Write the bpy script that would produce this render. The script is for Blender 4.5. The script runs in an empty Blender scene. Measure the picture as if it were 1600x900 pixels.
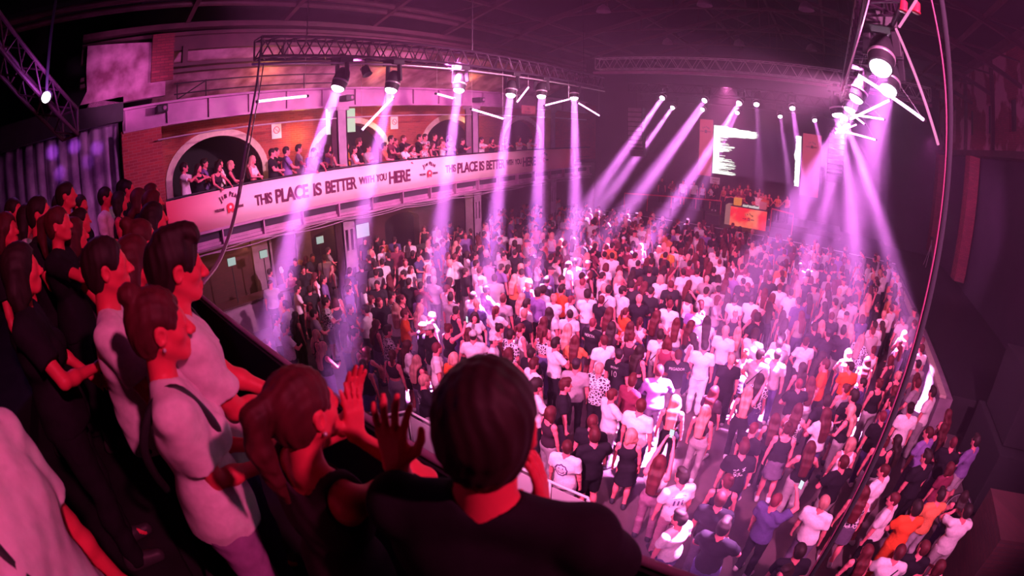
import bpy, math, random
import numpy as np
from mathutils import Vector, Matrix
random.seed(7)
rng = np.random.RandomState(7)
S = bpy.context.scene
COL = S.collection
PI = math.pi

# ------------------------------------------------------------------ camera, world, exposure
EYE = 5.9                                     # metres above the dance floor
FL = 749.77                                   # equisolid fisheye focal length in pixels of the 1600 wide frame
CAMR = Matrix.Rotation(math.radians(37.55), 3, 'Z') @ Matrix.Rotation(math.radians(70.96), 3, 'X') @ Matrix.Rotation(math.radians(-0.284), 3, 'Z')
cam = bpy.data.cameras.new('camera')
cam_o = bpy.data.objects.new('camera', cam)
COL.objects.link(cam_o)
S.camera = cam_o
cam.type = 'PANO'
cam.sensor_width = 36
cam.sensor_fit = 'HORIZONTAL'
cam.panorama_type = 'FISHEYE_EQUISOLID'
cam.fisheye_lens = 36 * FL / 1600
cam.fisheye_fov = PI
cam.clip_start = 0.02
cam.dof.use_dof = True
cam.dof.focus_distance = 14
cam.dof.aperture_fstop = 9
cam_o.matrix_world = Matrix.Translation((0, 0, EYE)) @ CAMR.to_4x4()

S.view_settings.view_transform = 'Standard'
S.view_settings.look = 'None'
S.view_settings.gamma = 1
S.view_settings.use_curve_mapping = False
S.view_settings.exposure = 0.0
S.cycles.max_bounces = 3
S.cycles.diffuse_bounces = 2
S.cycles.glossy_bounces = 1
S.cycles.transmission_bounces = 2
S.cycles.transparent_max_bounces = 6
S.cycles.volume_bounces = 0
S.cycles.sample_clamp_indirect = 4
S.cycles.use_denoising = True

wd = bpy.data.worlds.new('world')
S.world = wd
wd.use_nodes = True
wd.node_tree.nodes['Background'].inputs[0].default_value = (0.002, 0.012, 0.024, 1)
wd.node_tree.nodes['Background'].inputs[1].default_value = 1.0


def ray(px, py):
    """direction in the world of a pixel of the 1600x900 frame"""
    x, y = px - 800, 450 - py
    r = math.hypot(x, y) or 1e-6
    th = 2 * math.asin(min(.999, r / (2 * FL)))
    return CAMR @ Vector((x / r * math.sin(th), y / r * math.sin(th), -math.cos(th)))


def on_x(px, py, X):
    d = ray(px, py); d = d * (X / d.x); return Vector((d.x, d.y, d.z + EYE))


def on_y(px, py, Y):
    d = ray(px, py); d = d * (Y / d.y); return Vector((d.x, d.y, d.z + EYE))


def on_z(px, py, Z):
    d = ray(px, py); d = d * ((Z - EYE) / d.z); return Vector((d.x, d.y, Z))


def at_r(px, py, r):
    d = ray(px, py) * r; return Vector((d.x, d.y, d.z + EYE))


def to_px(p):
    c = CAMR.transposed() @ (Vector(p) - Vector((0, 0, EYE))).normalized()
    th = math.acos(max(-1, min(1, -c.z)))
    r = 2 * FL * math.sin(th / 2); n = math.hypot(c.x, c.y) or 1e-9
    return 800 + c.x / n * r, 450 - c.y / n * r


# ------------------------------------------------------------------ lights
MAG = (1.0, 0.22, 0.74)
PINK = (1.0, 0.24, 0.60)
RED = (1.0, 0.11, 0.32)
VIO = (0.62, 0.12, 1.0)
WARM = (1.0, 0.5, 0.12)


def light(kind, name, loc, power, col, aim=None, ang=40, blend=.5, size=.1):
    l = bpy.data.lights.new(name, kind)
    l.energy = power
    l.color = col
    o = bpy.data.objects.new(name, l)
    COL.objects.link(o)
    o.location = loc
    if kind == 'SPOT':
        l.spot_size = math.radians(ang); l.spot_blend = blend; l.shadow_soft_size = size
    elif kind == 'AREA':
        l.size = size
    else:
        l.shadow_soft_size = size
    if aim is not None:
        o.rotation_euler = (Vector(aim) - Vector(loc)).to_track_quat('-Z', 'Y').to_euler()
    return o


# moving heads: (lens position, aim point, power, cone angle, colour); the fixture itself is built around them further down
HEADS = []
BP = 430
TX = -7.9


def aim_pt(p, end, phi):
    """a point on the beam: its image lies at pixel end, and the beam leaves the lamp phi degrees off the line back to the lens of the camera"""
    v = Vector(p) - Vector((0, 0, EYE)); e = ray(*end).normalized(); al = v.angle(e); f = math.radians(phi)
    r = v.length * math.sin(f) / math.sin(f + al); return e * r + Vector((0, 0, EYE))


for p, q, w in (((528, 137), (432, 480), 1.0), ((611, 140), (553, 430), .9), ((717, 140), (683, 400), 1.0),
                ((798, 148), (770, 370), 1.0), ((846, 150), (838, 370), 1.0), ((897, 153), (899, 360), 1.1)):
    P_ = on_x(*p, TX); HEADS.append(('truss', P_, aim_pt(P_, q, 72), BP * 1.6 * w, 9, (.95, .32, 1.0)))
for p, q, w, a, Y, f in (((1376, 105), (1335, 330), .35, 16, 5.1, 50), ((1388, 140), (1330, 350), .4, 13, 6.6, 55), ((1338, 153), (1195, 420), 1.3, 9, 8.1, 75),
                      ((1328, 170), (1262, 400), 1.3, 8, 10.1, 80), ((1320, 182), (1140, 450), .9, 7, 12.0, 80), ((1322, 196), (1388, 390), 1.3, 7, 14.0, 75),
                      ((1308, 178), (1335, 380), 1.3, 7, 11.3, 80)):
    P_ = on_y(*p, Y); HEADS.append(('side', P_, aim_pt(P_, q, f), BP * 1.0 * w, a * 1.6, (.97, .32, .95)))
for p, q, w, Y in (((1035, 153), (905, 340), 1.2, 22), ((1051, 168), (940, 320), 1.2, 28), ((1101, 157), (975, 330), .8, 22), ((1098, 171), (990, 320), 1.0, 28),
                   ((1155, 161), (1025, 360), 1.5, 22), ((1152, 176), (1095, 300), .35, 28), ((1182, 163), (1186, 300), .08, 22),
                   ((1219, 182), (1235, 310), .2, 28), ((1238, 169), (1258, 350), .4, 22), ((1273, 188), (1300, 310), .3, 28)):
    P_ = on_y(*p, Y); HEADS.append(('stage', P_, aim_pt(P_, q, 50), BP * .75 * w, 7, (.97, .32, .97)))
for kind, p, q, w, a, c in HEADS:      # a disc as wide as the lens, its light held to a narrow spread
    d = (q - p).normalized()
    o = light('AREA', 'beam_lamp', p + d * .09, w, c, q, size=.2)
    o.data.shape = 'DISK'; o.data.spread = math.radians(a)

# wash lamps on the trusses and above the rear balcony, then added fills
light('SPOT', 'wash_lamp', (-2.5, -1.5, 9.6), 17000, PINK, (-3.5, 13, 0), 56, .7, .25)
light('SPOT', 'wash_lamp', (3.0, -1.5, 9.6), 10500, PINK, (.2, 12.5, 0), 56, .7, .25)
light('SPOT', 'wash_lamp', (-7.9, 8.0, 7.6), 7000, MAG, (-6.5, 12, 0), 84, .9, .25)
light('SPOT', 'wash_lamp', (0.6, 8.0, 7.4), 7000, MAG, (-2, 12, 0), 84, .9, .25)
light('SPOT', 'crowd_lamp', (-4.5, 21.5, 8.5), 2500, (1, .20, .55), (-3.5, 13, 0), 50, .7, .2)
light('SPOT', 'balcony_lamp', (4.8, 1.15, 9.7), 1650, RED, (-2.6, .35, 5.5), 36, .7, .15)
light('SPOT', 'banner_lamp', (0.6, 9.0, 7.2), 15000, (1, .36, .64), (-13, 10, 4.5), 60, .8, .2)
light('SPOT', 'gallery_lamp', (-8.0, 12.0, 7.4), 2200, MAG, (-15, 12, 5.6), 110, .9, .2)
light('SPOT', 'gallery_lamp', (-8.0, 5.5, 7.4), 1500, MAG, (-15, 4.5, 6), 110, .9, .2)
light('SPOT', 'pillar_fill', (3.5, 15, 7.0), 2600, MAG, (8, 25, 3.5), 60, .8, .1)  # unseen fill added to bring out the brick pillars
light('SPOT', 'wall_fill', (1.0, 11, 7.0), 330, MAG, (8, 17, 9.0), 60, .9, .1)  # unseen fill added to lift the upper side wall
light('SPOT', 'stage_fill', (-2.5, 22.2, 8.6), 1500, (1, .16, .22), (-3.8, 28, 2.2), 45, .8, .1)  # unseen red fill added to brighten the people on stage

# ------------------------------------------------------------------ materials
def newmat(name):
    m = bpy.data.materials.new(name); m.use_nodes = True
    nt = m.node_tree
    return m, nt, nt.nodes['Principled BSDF']


def mat(name, col, rough=.6, metal=0, var=0, scale=8, col2=None, bump=0, spec=None, obj_space=True):
    m, nt, b = newmat(name)
    b.inputs['Roughness'].default_value = rough
    b.inputs['Metallic'].default_value = metal
    if spec is not None: b.inputs['Specular IOR Level'].default_value = spec
    b.inputs['Base Color'].default_value = (*col, 1)
    if var or bump or col2:
        tc = nt.nodes.new('ShaderNodeTexCoord')
        nz = nt.nodes.new('ShaderNodeTexNoise'); nz.inputs['Scale'].default_value = scale; nz.inputs['Detail'].default_value = 4
        nt.links.new(tc.outputs['Object'], nz.inputs['Vector'])
        if var or col2:
            mx = nt.nodes.new('ShaderNodeMix'); mx.data_type = 'RGBA'
            c2 = col2 or tuple(max(0, c * (1 - var)) for c in col)
            mx.inputs[6].default_value = (*col, 1); mx.inputs[7].default_value = (*c2, 1)
            rp = nt.nodes.new('ShaderNodeMapRange'); rp.inputs[1].default_value = .35; rp.inputs[2].default_value = .65
            nt.links.new(nz.outputs[0], rp.inputs[0]); nt.links.new(rp.outputs[0], mx.inputs[0])
            nt.links.new(mx.outputs[2], b.inputs['Base Color'])
        if bump:
            bp = nt.nodes.new('ShaderNodeBump'); bp.inputs['Strength'].default_value = bump; bp.inputs['Distance'].default_value = .02
            nt.links.new(nz.outputs[0], bp.inputs['Height']); nt.links.new(bp.outputs[0], b.inputs['Normal'])
    return m


def brick_mat(name, c1, c2, mortar, axis='x', scale=1.0, rough=.85, plaster=None):
    m, nt, b = newmat(name)
    b.inputs['Roughness'].default_value = rough
    tc = nt.nodes.new('ShaderNodeTexCoord'); sp = nt.nodes.new('ShaderNodeSeparateXYZ'); cb = nt.nodes.new('ShaderNodeCombineXYZ')
    nt.links.new(tc.outputs['Object'], sp.inputs[0])
    ad = nt.nodes.new('ShaderNodeMath'); ad.operation = 'ADD'
    nt.links.new(sp.outputs[0], ad.inputs[0]); nt.links.new(sp.outputs[1], ad.inputs[1])
    nt.links.new(ad.outputs[0], cb.inputs[0]); nt.links.new(sp.outputs[2], cb.inputs[1])
    br = nt.nodes.new('ShaderNodeTexBrick')
    br.inputs['Scale'].default_value = scale; br.inputs['Brick Width'].default_value = .25; br.inputs['Row Height'].default_value = .08
    br.inputs['Mortar Size'].default_value = .008
    br.inputs[1].default_value = (*c1, 1); br.inputs[2].default_value = (*c2, 1); br.inputs[3].default_value = (*mortar, 1)
    nt.links.new(cb.outputs[0], br.inputs[0])
    out = br.outputs[0]
    if plaster:
        nz = nt.nodes.new('ShaderNodeTexNoise'); nz.inputs['Scale'].default_value = .7; nz.inputs['Detail'].default_value = 6
        nt.links.new(tc.outputs['Object'], nz.inputs['Vector'])
        mr = nt.nodes.new('ShaderNodeMapRange'); mr.inputs[1].default_value = .47; mr.inputs[2].default_value = .52
        nt.links.new(nz.outputs[0], mr.inputs[0])
        mx = nt.nodes.new('ShaderNodeMix'); mx.data_type = 'RGBA'; mx.inputs[7].default_value = (*plaster, 1)
        nt.links.new(mr.outputs[0], mx.inputs[0]); nt.links.new(out, mx.inputs[6]); out = mx.outputs[2]
    nt.links.new(out, b.inputs['Base Color'])
    bp = nt.nodes.new('ShaderNodeBump'); bp.inputs['Strength'].default_value = .5; bp.inputs['Distance'].default_value = .01
    nt.links.new(br.outputs[1], bp.inputs['Height']); bp.invert = True
    nt.links.new(bp.outputs[0], b.inputs['Normal'])
    return m


def emit(name, col, st, sampling=None):
    m, nt, b = newmat(name)
    b.inputs['Base Color'].default_value = (0, 0, 0, 1)
    b.inputs['Emission Color'].default_value = (*col, 1); b.inputs['Emission Strength'].default_value = st
    if sampling: m.cycles.emission_sampling = sampling
    return m


def objcol(name, rough=.8, scale=25, var=.25, stretch=(1, 1, 1), sheen=0):
    """one material for everything dyed: its colour is the object's own colour with a fine procedural grain"""
    m, nt, b = newmat(name)
    b.inputs['Roughness'].default_value = rough
    b.inputs['Specular IOR Level'].default_value = .15 if rough > .7 else .3
    oi = nt.nodes.new('ShaderNodeObjectInfo'); tc = nt.nodes.new('ShaderNodeTexCoord'); mp = nt.nodes.new('ShaderNodeMapping')
    mp.inputs['Scale'].default_value = stretch
    nz = nt.nodes.new('ShaderNodeTexNoise'); nz.inputs['Scale'].default_value = scale; nz.inputs['Detail'].default_value = 3
    nt.links.new(tc.outputs['Object'], mp.inputs[0]); nt.links.new(mp.outputs[0], nz.inputs['Vector'])
    mr = nt.nodes.new('ShaderNodeMapRange'); mr.inputs[1].default_value = .3; mr.inputs[2].default_value = .7
    mr.inputs[3].default_value = 1 - var; mr.inputs[4].default_value = 1.0
    nt.links.new(nz.outputs[0], mr.inputs[0])
    vm = nt.nodes.new('ShaderNodeVectorMath'); vm.operation = 'SCALE'
    nt.links.new(oi.outputs['Color'], vm.inputs[0]); nt.links.new(mr.outputs[0], vm.inputs['Scale'])
    nt.links.new(vm.outputs[0], b.inputs['Base Color'])
    return m


M = {}
M['floor'] = mat('dark_floor', (.17, .10, .13), .38, var=.5, scale=1.3)
M['black'] = mat('black_paint', (.022, .018, .026), .6, var=.4, scale=3)
M['blackmatte'] = mat('black_cloth', (.012, .010, .016), .95)
M['steel'] = mat('painted_girder_steel', (.50, .22, .42), .5, var=.3, scale=2, bump=.2)
M['steeldark'] = mat('old_roof_steel', (.10, .03, .05), .6, var=.4, scale=2)
M['truss'] = mat('dark_truss_tube', (.06, .035, .06), .35, .6)
M['alu'] = mat('aluminium_tube', (.72, .62, .7), .35, .6)
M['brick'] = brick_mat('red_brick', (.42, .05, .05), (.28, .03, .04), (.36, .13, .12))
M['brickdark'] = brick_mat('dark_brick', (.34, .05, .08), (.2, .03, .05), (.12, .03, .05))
M['brickunder'] = brick_mat('shaded_brick', (.09, .02, .03), (.06, .015, .02), (.05, .02, .03))  # brick with the shade under the gallery put into its colour
M['brickplaster'] = brick_mat('brick_with_old_plaster', (.30, .04, .08), (.2, .03, .05), (.12, .03, .05), plaster=(.52, .22, .36))
M['plaster'] = mat('worn_plaster', (.62, .32, .5), .85, col2=(.2, .06, .12), scale=1.6, bump=.4)
M['archtrim'] = mat('pale_arch_plaster', (.75, .55, .55), .8, var=.15)
M['column'] = mat('painted_column', (.36, .22, .34), .6, var=.3, scale=3)
M['dark'] = mat('dark_wall_paint', (.05, .03, .06), .9, var=.3, scale=1)
M['roof'] = mat('dark_roof_boards', (.012, .006, .014), .9, var=.4, scale=.8)
M['banner'] = None
M['ink'] = mat('banner_ink', (.12, .01, .06), .8)
M['inkred'] = mat('banner_red_ink', (.75, .02, .06), .8)
M['white'] = mat('white_board', (.85, .8, .82), .7)
M['curtain'] = mat('pale_curtain', (.55, .40, .62), .9, col2=(.16, .08, .2), scale=1.1)
M['lens'] = emit('lit_lens', (1, .72, .95), 26, 'NONE')
M['tube'] = emit('lit_led_tube', (1, .42, .92), 9)
M['tubedim'] = emit('dim_led_tube', (1, .25, .6), 1.0)
M['glow'] = emit('screen_white', (.95, .95, .93), 1.6)
M['screenoff'] = emit('screen_black', (.05, .012, .06), .8)
M['redled'] = emit('red_lit_panel', (1, .06, .03), 1.2)
M['cloth'] = objcol('dyed_cloth', .85, 30, .18)
M['skin'] = objcol('skin', .48, 14, .12)
M['hair'] = objcol('hair_strands', .62, 18, .55, (1, 1, .12))
M['pattern'], nt, b = newmat('patterned_cloth'); b.inputs['Roughness'].default_value = .85; b.inputs['Specular IOR Level'].default_value = .15
tc = nt.nodes.new('ShaderNodeTexCoord'); vr = nt.nodes.new('ShaderNodeTexVoronoi'); vr.feature = 'DISTANCE_TO_EDGE'; vr.inputs['Scale'].default_value = 17; nt.links.new(tc.outputs['Object'], vr.inputs['Vector'])
cr = nt.nodes.new('ShaderNodeValToRGB'); cr.color_ramp.elements[0].position = .10; cr.color_ramp.elements[0].color = (.85, .7, .8, 1); cr.color_ramp.elements[1].position = .16; cr.color_ramp.elements[1].color = (.04, .02, .05, 1)
nt.links.new(vr.outputs['Distance'], cr.inputs[0]); nt.links.new(cr.outputs[0], b.inputs['Base Color'])
M['shoe'] = objcol('shoe_leather', .5, 40, .1)

# banner fabric: printed pink that turns red towards the two ends, as the print itself does
m, nt, b = newmat('printed_banner_fabric'); b.inputs['Roughness'].default_value = .8
tc = nt.nodes.new('ShaderNodeTexCoord'); sp = nt.nodes.new('ShaderNodeSeparateXYZ'); cr = nt.nodes.new('ShaderNodeValToRGB')
nt.links.new(tc.outputs['Generated'], sp.inputs[0]); nt.links.new(sp.outputs[1], cr.inputs[0]); nt.links.new(cr.outputs[0], b.inputs['Base Color'])
e = cr.color_ramp.elements
e[0].position = 0; e[0].color = (.95, .10, .16, 1); e[1].position = 1; e[1].color = (.9, .16, .14, 1)
for pz, c in ((.05, (.95, .34, .42, 1)), (.12, (.95, .62, .72, 1)), (.6, (.92, .66, .74, 1)), (.86, (.9, .45, .5, 1))):
    k = e.new(pz); k.color = c
M['banner'] = m

# haze
hz = bpy.data.materials.new('hall_haze'); hz.use_nodes = True; nt = hz.node_tree; nt.nodes.clear()
ou = nt.nodes.new('ShaderNodeOutputMaterial'); vs = nt.nodes.new('ShaderNodeVolumeScatter')
vs.inputs['Density'].default_value = .0135; vs.inputs['Anisotropy'].default_value = .6; vs.inputs['Color'].default_value = (.96, .62, 1, 1)
nt.links.new(vs.outputs[0], ou.inputs['Volume'])


# ------------------------------------------------------------------ mesh helpers
class MB:
    """collects shapes and links them as ONE mesh object"""
    def __init__(s): s.v = []; s.f = []

    def add(s, v, f):
        n = len(s.v); s.v += [tuple(p) for p in v]; s.f += [tuple(i + n for i in q) for q in f]; return s

    def box(s, lo, hi, R=None, c=None):
        x0, y0, z0 = lo; x1, y1, z1 = hi
        v = [Vector(p) for p in ((x0, y0, z0), (x1, y0, z0), (x1, y1, z0), (x0, y1, z0), (x0, y0, z1), (x1, y0, z1), (x1, y1, z1), (x0, y1, z1))]
        if R is not None: v = [R @ p for p in v]
        if c is not None: v = [p + Vector(c) for p in v]
        return s.add(v, [(0, 3, 2, 1), (4, 5, 6, 7), (0, 1, 5, 4), (1, 2, 6, 5), (2, 3, 7, 6), (3, 0, 4, 7)])

    def bar(s, a, b, w, h=None, up=(0, 0, 1)):
        a, b = Vector(a), Vector(b); h = h or w
        d = (b - a); L = d.length; d.normalize()
        u = Vector(up)
        if abs(d.dot(u)) > .98: u = Vector((1, 0, 0))
        x = d.cross(u).normalized(); z = x.cross(d)
        v = []
        for p in (a, b):
            for i, j in ((-1, -1), (1, -1), (1, 1), (-1, 1)): v.append(p + x * (i * w / 2) + z * (j * h / 2))
        return s.add(v, [(0, 3, 2, 1), (4, 5, 6, 7), (0, 1, 5, 4), (1, 2, 6, 5), (2, 3, 7, 6), (3, 0, 4, 7)])

    def tube(s, pts, r, n=10, close=True):
        pts = [Vector(p) for p in pts]; rr = r if isinstance(r, (list, tuple)) else [r] * len(pts)
        v = []; f = []
        x = None
        for i, p in enumerate(pts):
            d = (pts[min(i + 1, len(pts) - 1)] - pts[max(i - 1, 0)]).normalized()
            if x is None:
                u = Vector((0, 0, 1)) if abs(d.z) < .9 else Vector((1, 0, 0)); x = d.cross(u).normalized()
            else:
                x = (x - d * x.dot(d)).normalized()
            y = d.cross(x)
            for k in range(n):
                t = 2 * PI * k / n; v.append(p + (x * math.cos(t) + y * math.sin(t)) * rr[i])
        for i in range(len(pts) - 1):
            for k in range(n): f.append((i * n + k, i * n + (k + 1) % n, (i + 1) * n + (k + 1) % n, (i + 1) * n + k))
        if close: f += [tuple(range(n))[::-1], tuple((len(pts) - 1) * n + k for k in range(n))]
        return s.add(v, f)

    def lathe(s, prof, c, axis=(0, 0, 1), n=24):
        """prof: (radius, distance along axis)"""
        q = Vector((0, 0, 1)).rotation_difference(Vector(axis).normalized()); c = Vector(c)
        v = []; f = []
        for r, h in prof:
            for k in range(n):
                t = 2 * PI * k / n; v.append(c + q @ Vector((r * math.cos(t), r * math.sin(t), h)))
        for i in range(len(prof) - 1):
            for k in range(n): f.append((i * n + k, i * n + (k + 1) % n, (i + 1) * n + (k + 1) % n, (i + 1) * n + k))
        f += [tuple(range(n))[::-1], tuple((len(prof) - 1) * n + k for k in range(n))]
        return s.add(v, f)

    def build(s, name, m, parent=None, smooth=False, bevel=0, loc=None):
        me = bpy.data.meshes.new(name)
        v = s.v
        if loc is not None:
            l = Vector(loc); v = [tuple(Vector(p) - l) for p in v]
        me.from_pydata(v, [], s.f); me.update()
        if m is not None: me.materials.append(m)
        if smooth: me.polygons.foreach_set('use_smooth', [True] * len(me.polygons))
        o = bpy.data.objects.new(name, me); COL.objects.link(o)
        if loc is not None: o.location = loc
        if parent is not None:
            o.parent = parent
            if loc is None: o.matrix_parent_inverse = parent.matrix_basis.inverted()
            else: o.matrix_parent_inverse = parent.matrix_basis.inverted()
        if bevel:
            bv = o.modifiers.new('bevel', 'BEVEL'); bv.width = bevel; bv.segments = 2; bv.limit_method = 'ANGLE'
        return o


def tag(o, label, cat, group=None, kind=None):
    o['label'] = label; o['category'] = cat
    if group: o['group'] = group
    if kind: o['kind'] = kind
    return o


def empty(name, loc):
    o = bpy.data.objects.new(name, None); COL.objects.link(o); o.location = loc; o.empty_display_size = .2
    return o


def struct(o):
    o['kind'] = 'structure'; return o


def text(name, s, size, m, org, xdir, updir, parent, sx=1.0, depth=.006, bold=0.0, spacing=1.0, align='LEFT'):
    c = bpy.data.curves.new(name, 'FONT'); c.body = s; c.size = size; c.extrude = depth / 2; c.offset = bold; c.space_character = spacing
    c.align_x = align; c.align_y = 'BOTTOM_BASELINE'
    o = bpy.data.objects.new(name, c); COL.objects.link(o)
    dg = bpy.context.evaluated_depsgraph_get(); dg.update()
    me = bpy.data.meshes.new_from_object(o.evaluated_get(dg))
    bpy.data.objects.remove(o); bpy.data.curves.remove(c)
    X = Vector(xdir).normalized(); U = Vector(updir).normalized(); N = X.cross(U)
    R = Matrix((X * sx, U, N)).transposed()
    me.transform(Matrix.Translation(Vector(org)) @ R.to_4x4())
    me.materials.clear(); me.materials.append(m)
    o = bpy.data.objects.new(name, me); COL.objects.link(o)
    if parent is not None: o.parent = parent; o.matrix_parent_inverse = parent.matrix_basis.inverted()
    return o


# ------------------------------------------------------------------ the hall
GF = 3.85                                      # gallery floor level
GX = -13.0                                     # front of the side gallery
WX = -16.2                                     # brick wall behind it
RX = 8.0                                       # right hand side wall
BY = 31.0                                      # wall behind the stage
struct(MB().box((-22, -6, -.3), (14, 34, 0)).build('floor', M['floor']))
struct(MB().box((-22, -6, 13.0), (14, 34, 13.3)).build('ceiling', M['roof']))
struct(MB().box((-22, BY, -.3), (14, BY + .3, 13)).build('wall_front', M['dark']))
struct(MB().box((WX - 3.2, -6, 0), (WX - 3, BY, 13)).build('wall_left_outer', M['blackmatte']))
struct(MB().box((RX + 3, -6, 0), (RX + 3.2, BY, 13)).build('wall_right_outer', M['blackmatte']))
hb = MB().box((-16.1, 1.3, .02), (7.9, 30.9, 10.3)).build('haze', hz)
tag(hb, 'thin theatrical haze hanging in the whole hall', 'haze', kind='stuff')


def arch_wall(x0, x1, ya, yb, za, zb, holes, m, name):
    """wall slab between x0 and x1 pierced by arched openings (centre y, half width, springing z, rise, sill z)"""
    w = MB()
    ys = [ya]
    for c, h, zs, r, sill in holes: ys += [c - h, c + h]
    ys.append(yb)
    for i in range(0, len(ys), 2): w.box((x0, ys[i], za), (x1, ys[i + 1], zb))
    for c, h, zs, r, sill in holes:
        if sill > za: w.box((x0, c - h, za), (x1, c + h, sill))
        n = 20; v = []
        for k in range(n + 1):
            t = PI * k / n; y = c - h * math.cos(t); z = zs + r * math.sin(t)
            v += [(x0, y, z), (x1, y, z), (x0, y, zb), (x1, y, zb)]
        f = []
        for k in range(n):
            a = 4 * k; b_ = a + 4
            f += [(a + 1, b_ + 1, b_ + 3, a + 3), (a, a + 2, b_ + 2, b_), (a, b_, b_ + 1, a + 1)]
        w.add(v, f)
    return struct(w.build(name, m))


SC = 16.2 / 17.5
HOL = [(5.0, 1.75, GF + 1.3, 1.35, GF), (10.7, 1.75, GF + 1.3, 1.3, GF), (16.4, 1.75, GF + 1.3, 1.3, GF), (22.1, 1.75, GF + 1.3, 1.3, GF)]
arch_wall(WX - .5, WX, 2.45, BY, GF, 7.75, HOL, M['brick'], 'wall_left')
for k, (c, h, zs, r, sill) in enumerate(HOL):   # plastered arch trims
    t = MB(); n = 22; v = []; f = []
    for i in range(n + 1):
        a = PI * i / n
        for hh, rr, x in ((h, r, WX - .06), (h + .24, r + .24, WX - .06), (h + .24, r + .24, WX + .05), (h, r, WX + .05)):
            v.append((x, c - hh * math.cos(a), zs + rr * math.sin(a)))
    v2 = [(x, y, z) for x, y, z in v]
    for i in range(n):
        for q in range(4): f.append((i * 4 + q, i * 4 + (q + 1) % 4, i * 4 + 4 + (q + 1) % 4, i * 4 + 4 + q))
    t.add(v2, f)
    t.box((WX - .06, c - h - .24, sill), (WX + .05, c - h, zs)); t.box((WX - .06, c + h, sill), (WX + .05, c + h + .24, zs))
    struct(t.build('trim_%d' % (k + 1), M['archtrim']))
struct(MB().box((WX - 3, 2.45, GF + 4.6), (WX - 2.9, BY, 13)).build('wall_upper_left', M['dark']))
# gallery floor slab and its edge girder
struct(MB().box((WX - 3, -6, GF - .25), (GX - .02, 24.3, GF)).build('floor_gallery', M['dark']))
struct(MB().box((GX + .02, -6, GF - .25), (9, .78, GF)).build('floor_rear_balcony', M['black']))
for i in range(3):
    struct(MB().box((GX + .05, -6, GF), (9, -.15 - .95 * i, GF + .18 * (i + 1))).build('floor_step_%d' % (i + 1), M['black']))
struct(MB().box((-17, -6.1, GF), (9, -5.9, 13)).build('wall_back', M['blackmatte']))
g = MB().box((GX - .1, 2.3, 3.42), (GX + .02, 24.2, 3.5)); g.box((GX - .3, 2.3, 3.35), (GX + .16, 24.2, 3.42)); g.box((GX - .3, 2.3, 3.82), (GX + .1, 24.2, 3.89)); g.box((GX - .08, 2.3, 3.42), (GX - .04, 24.2, 3.85))
for y in np.arange(2.6, 24.2, 1.33): g.box((GX - .06, y - .02, 3.42), (GX + .15, y + .02, 3.84))
struct(g.build('beam_gallery_edge', M['steel']))
c_ = MB()
for j in range(3):
    pts = [(GX + .2 + .03 * j, y, 3.42 - .06 * j - .07 * abs(math.sin(y * (.9 + .2 * j) + j))) for y in np.arange(2.5, 24, .35)]
    c_.tube(pts, .018, 6)
tag(c_.build('cable_run', M['column'], smooth=True), 'loose cables slung along the underside of the gallery girder', 'cable')

# big riveted girder above the side gallery, upper deck behind it
g = MB(); Xg = -13.45
g.box((Xg - .03, 1.3, 6.95), (Xg + .03, 24.4, 7.5)); g.box((Xg - .2, 1.3, 7.5), (Xg + .2, 24.4, 7.56)); g.box((Xg - .2, 1.3, 6.9), (Xg + .2, 24.4, 6.96))
for y in np.arange(1.4, 24.4, 1.28): g.box((Xg, y - .03, 6.96), (Xg + .12, y + .03, 7.5))
struct(g.build('beam_upper_girder', M['steel']))
g = MB(); g.box((Xg - .25, 0, 9.0), (Xg - .05, 24.4, 9.45)); g.box((Xg - .5, 0, 9.4), (Xg + .1, 24.4, 9.5)); g.box((Xg - .2, 0, 8.5), (Xg + .1, 24.4, 8.6)); g.box((Xg - .1, 0, 8.32), (Xg + .16, 24.4, 8.42)); g.box((Xg - .3, 0, 9.62), (Xg + .1, 24.4, 9.78))
for y in np.arange(3.2, 24, 3.3): g.box((Xg - .18, y - .08, 8.5), (Xg + .02, y + .08, 9.1))
struct(g.build('beam_roof_edge', M['steeldark']))
# duct vault behind the upper deck, warm light on it
v = []; f = []; n = 10
for i, y in enumerate(np.linspace(2.6, 24.4, 24)):
    for k in range(n + 1):
        t = k / n; v.append((Xg - .3 - 2.6 * t, y, 9.1 - 1.3 * t + .12 * math.sin(y * 2.2)))
for i in range(23):
    for k in range(n): a = i * (n + 1) + k; f.append((a, a + 1, a + n + 2, a + n + 1))
m_ = MB().add(v, f); m_.box((WX - .3, 2.6, 7.75), (WX - .1, 24.4, 9.1))
struct(m_.build('ceiling_gallery', M['plaster'], smooth=True))
# upper deck handrail
h = MB()
for z in (7.75, 8.05): h.tube([(Xg - .1, 2.9, z), (Xg - .1, 8.6, z + .0)], .02, 8)
for y in (3.0, 3.9, 5.6, 7.2, 8.6): h.tube([(Xg - .1, y, 7.56), (Xg - .1, y, 8.08)], .018, 8)
h.tube([(Xg - .1, 3.0, 7.6), (Xg - .1, 3.9, 8.05)], .018, 8)
tag(h.build('deck_handrail', M['black']), 'thin dark steel handrail on top of the big riveted girder', 'handrail')
# lower pipe below the girder
tag(MB().tube([(Xg + .3, 2.3, 6.55), (Xg + .3, 24, 6.5)], .022, 8).build('conduit_pipe', M['alu']), 'thin pale conduit pipe running below the riveted girder', 'pipe')

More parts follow.
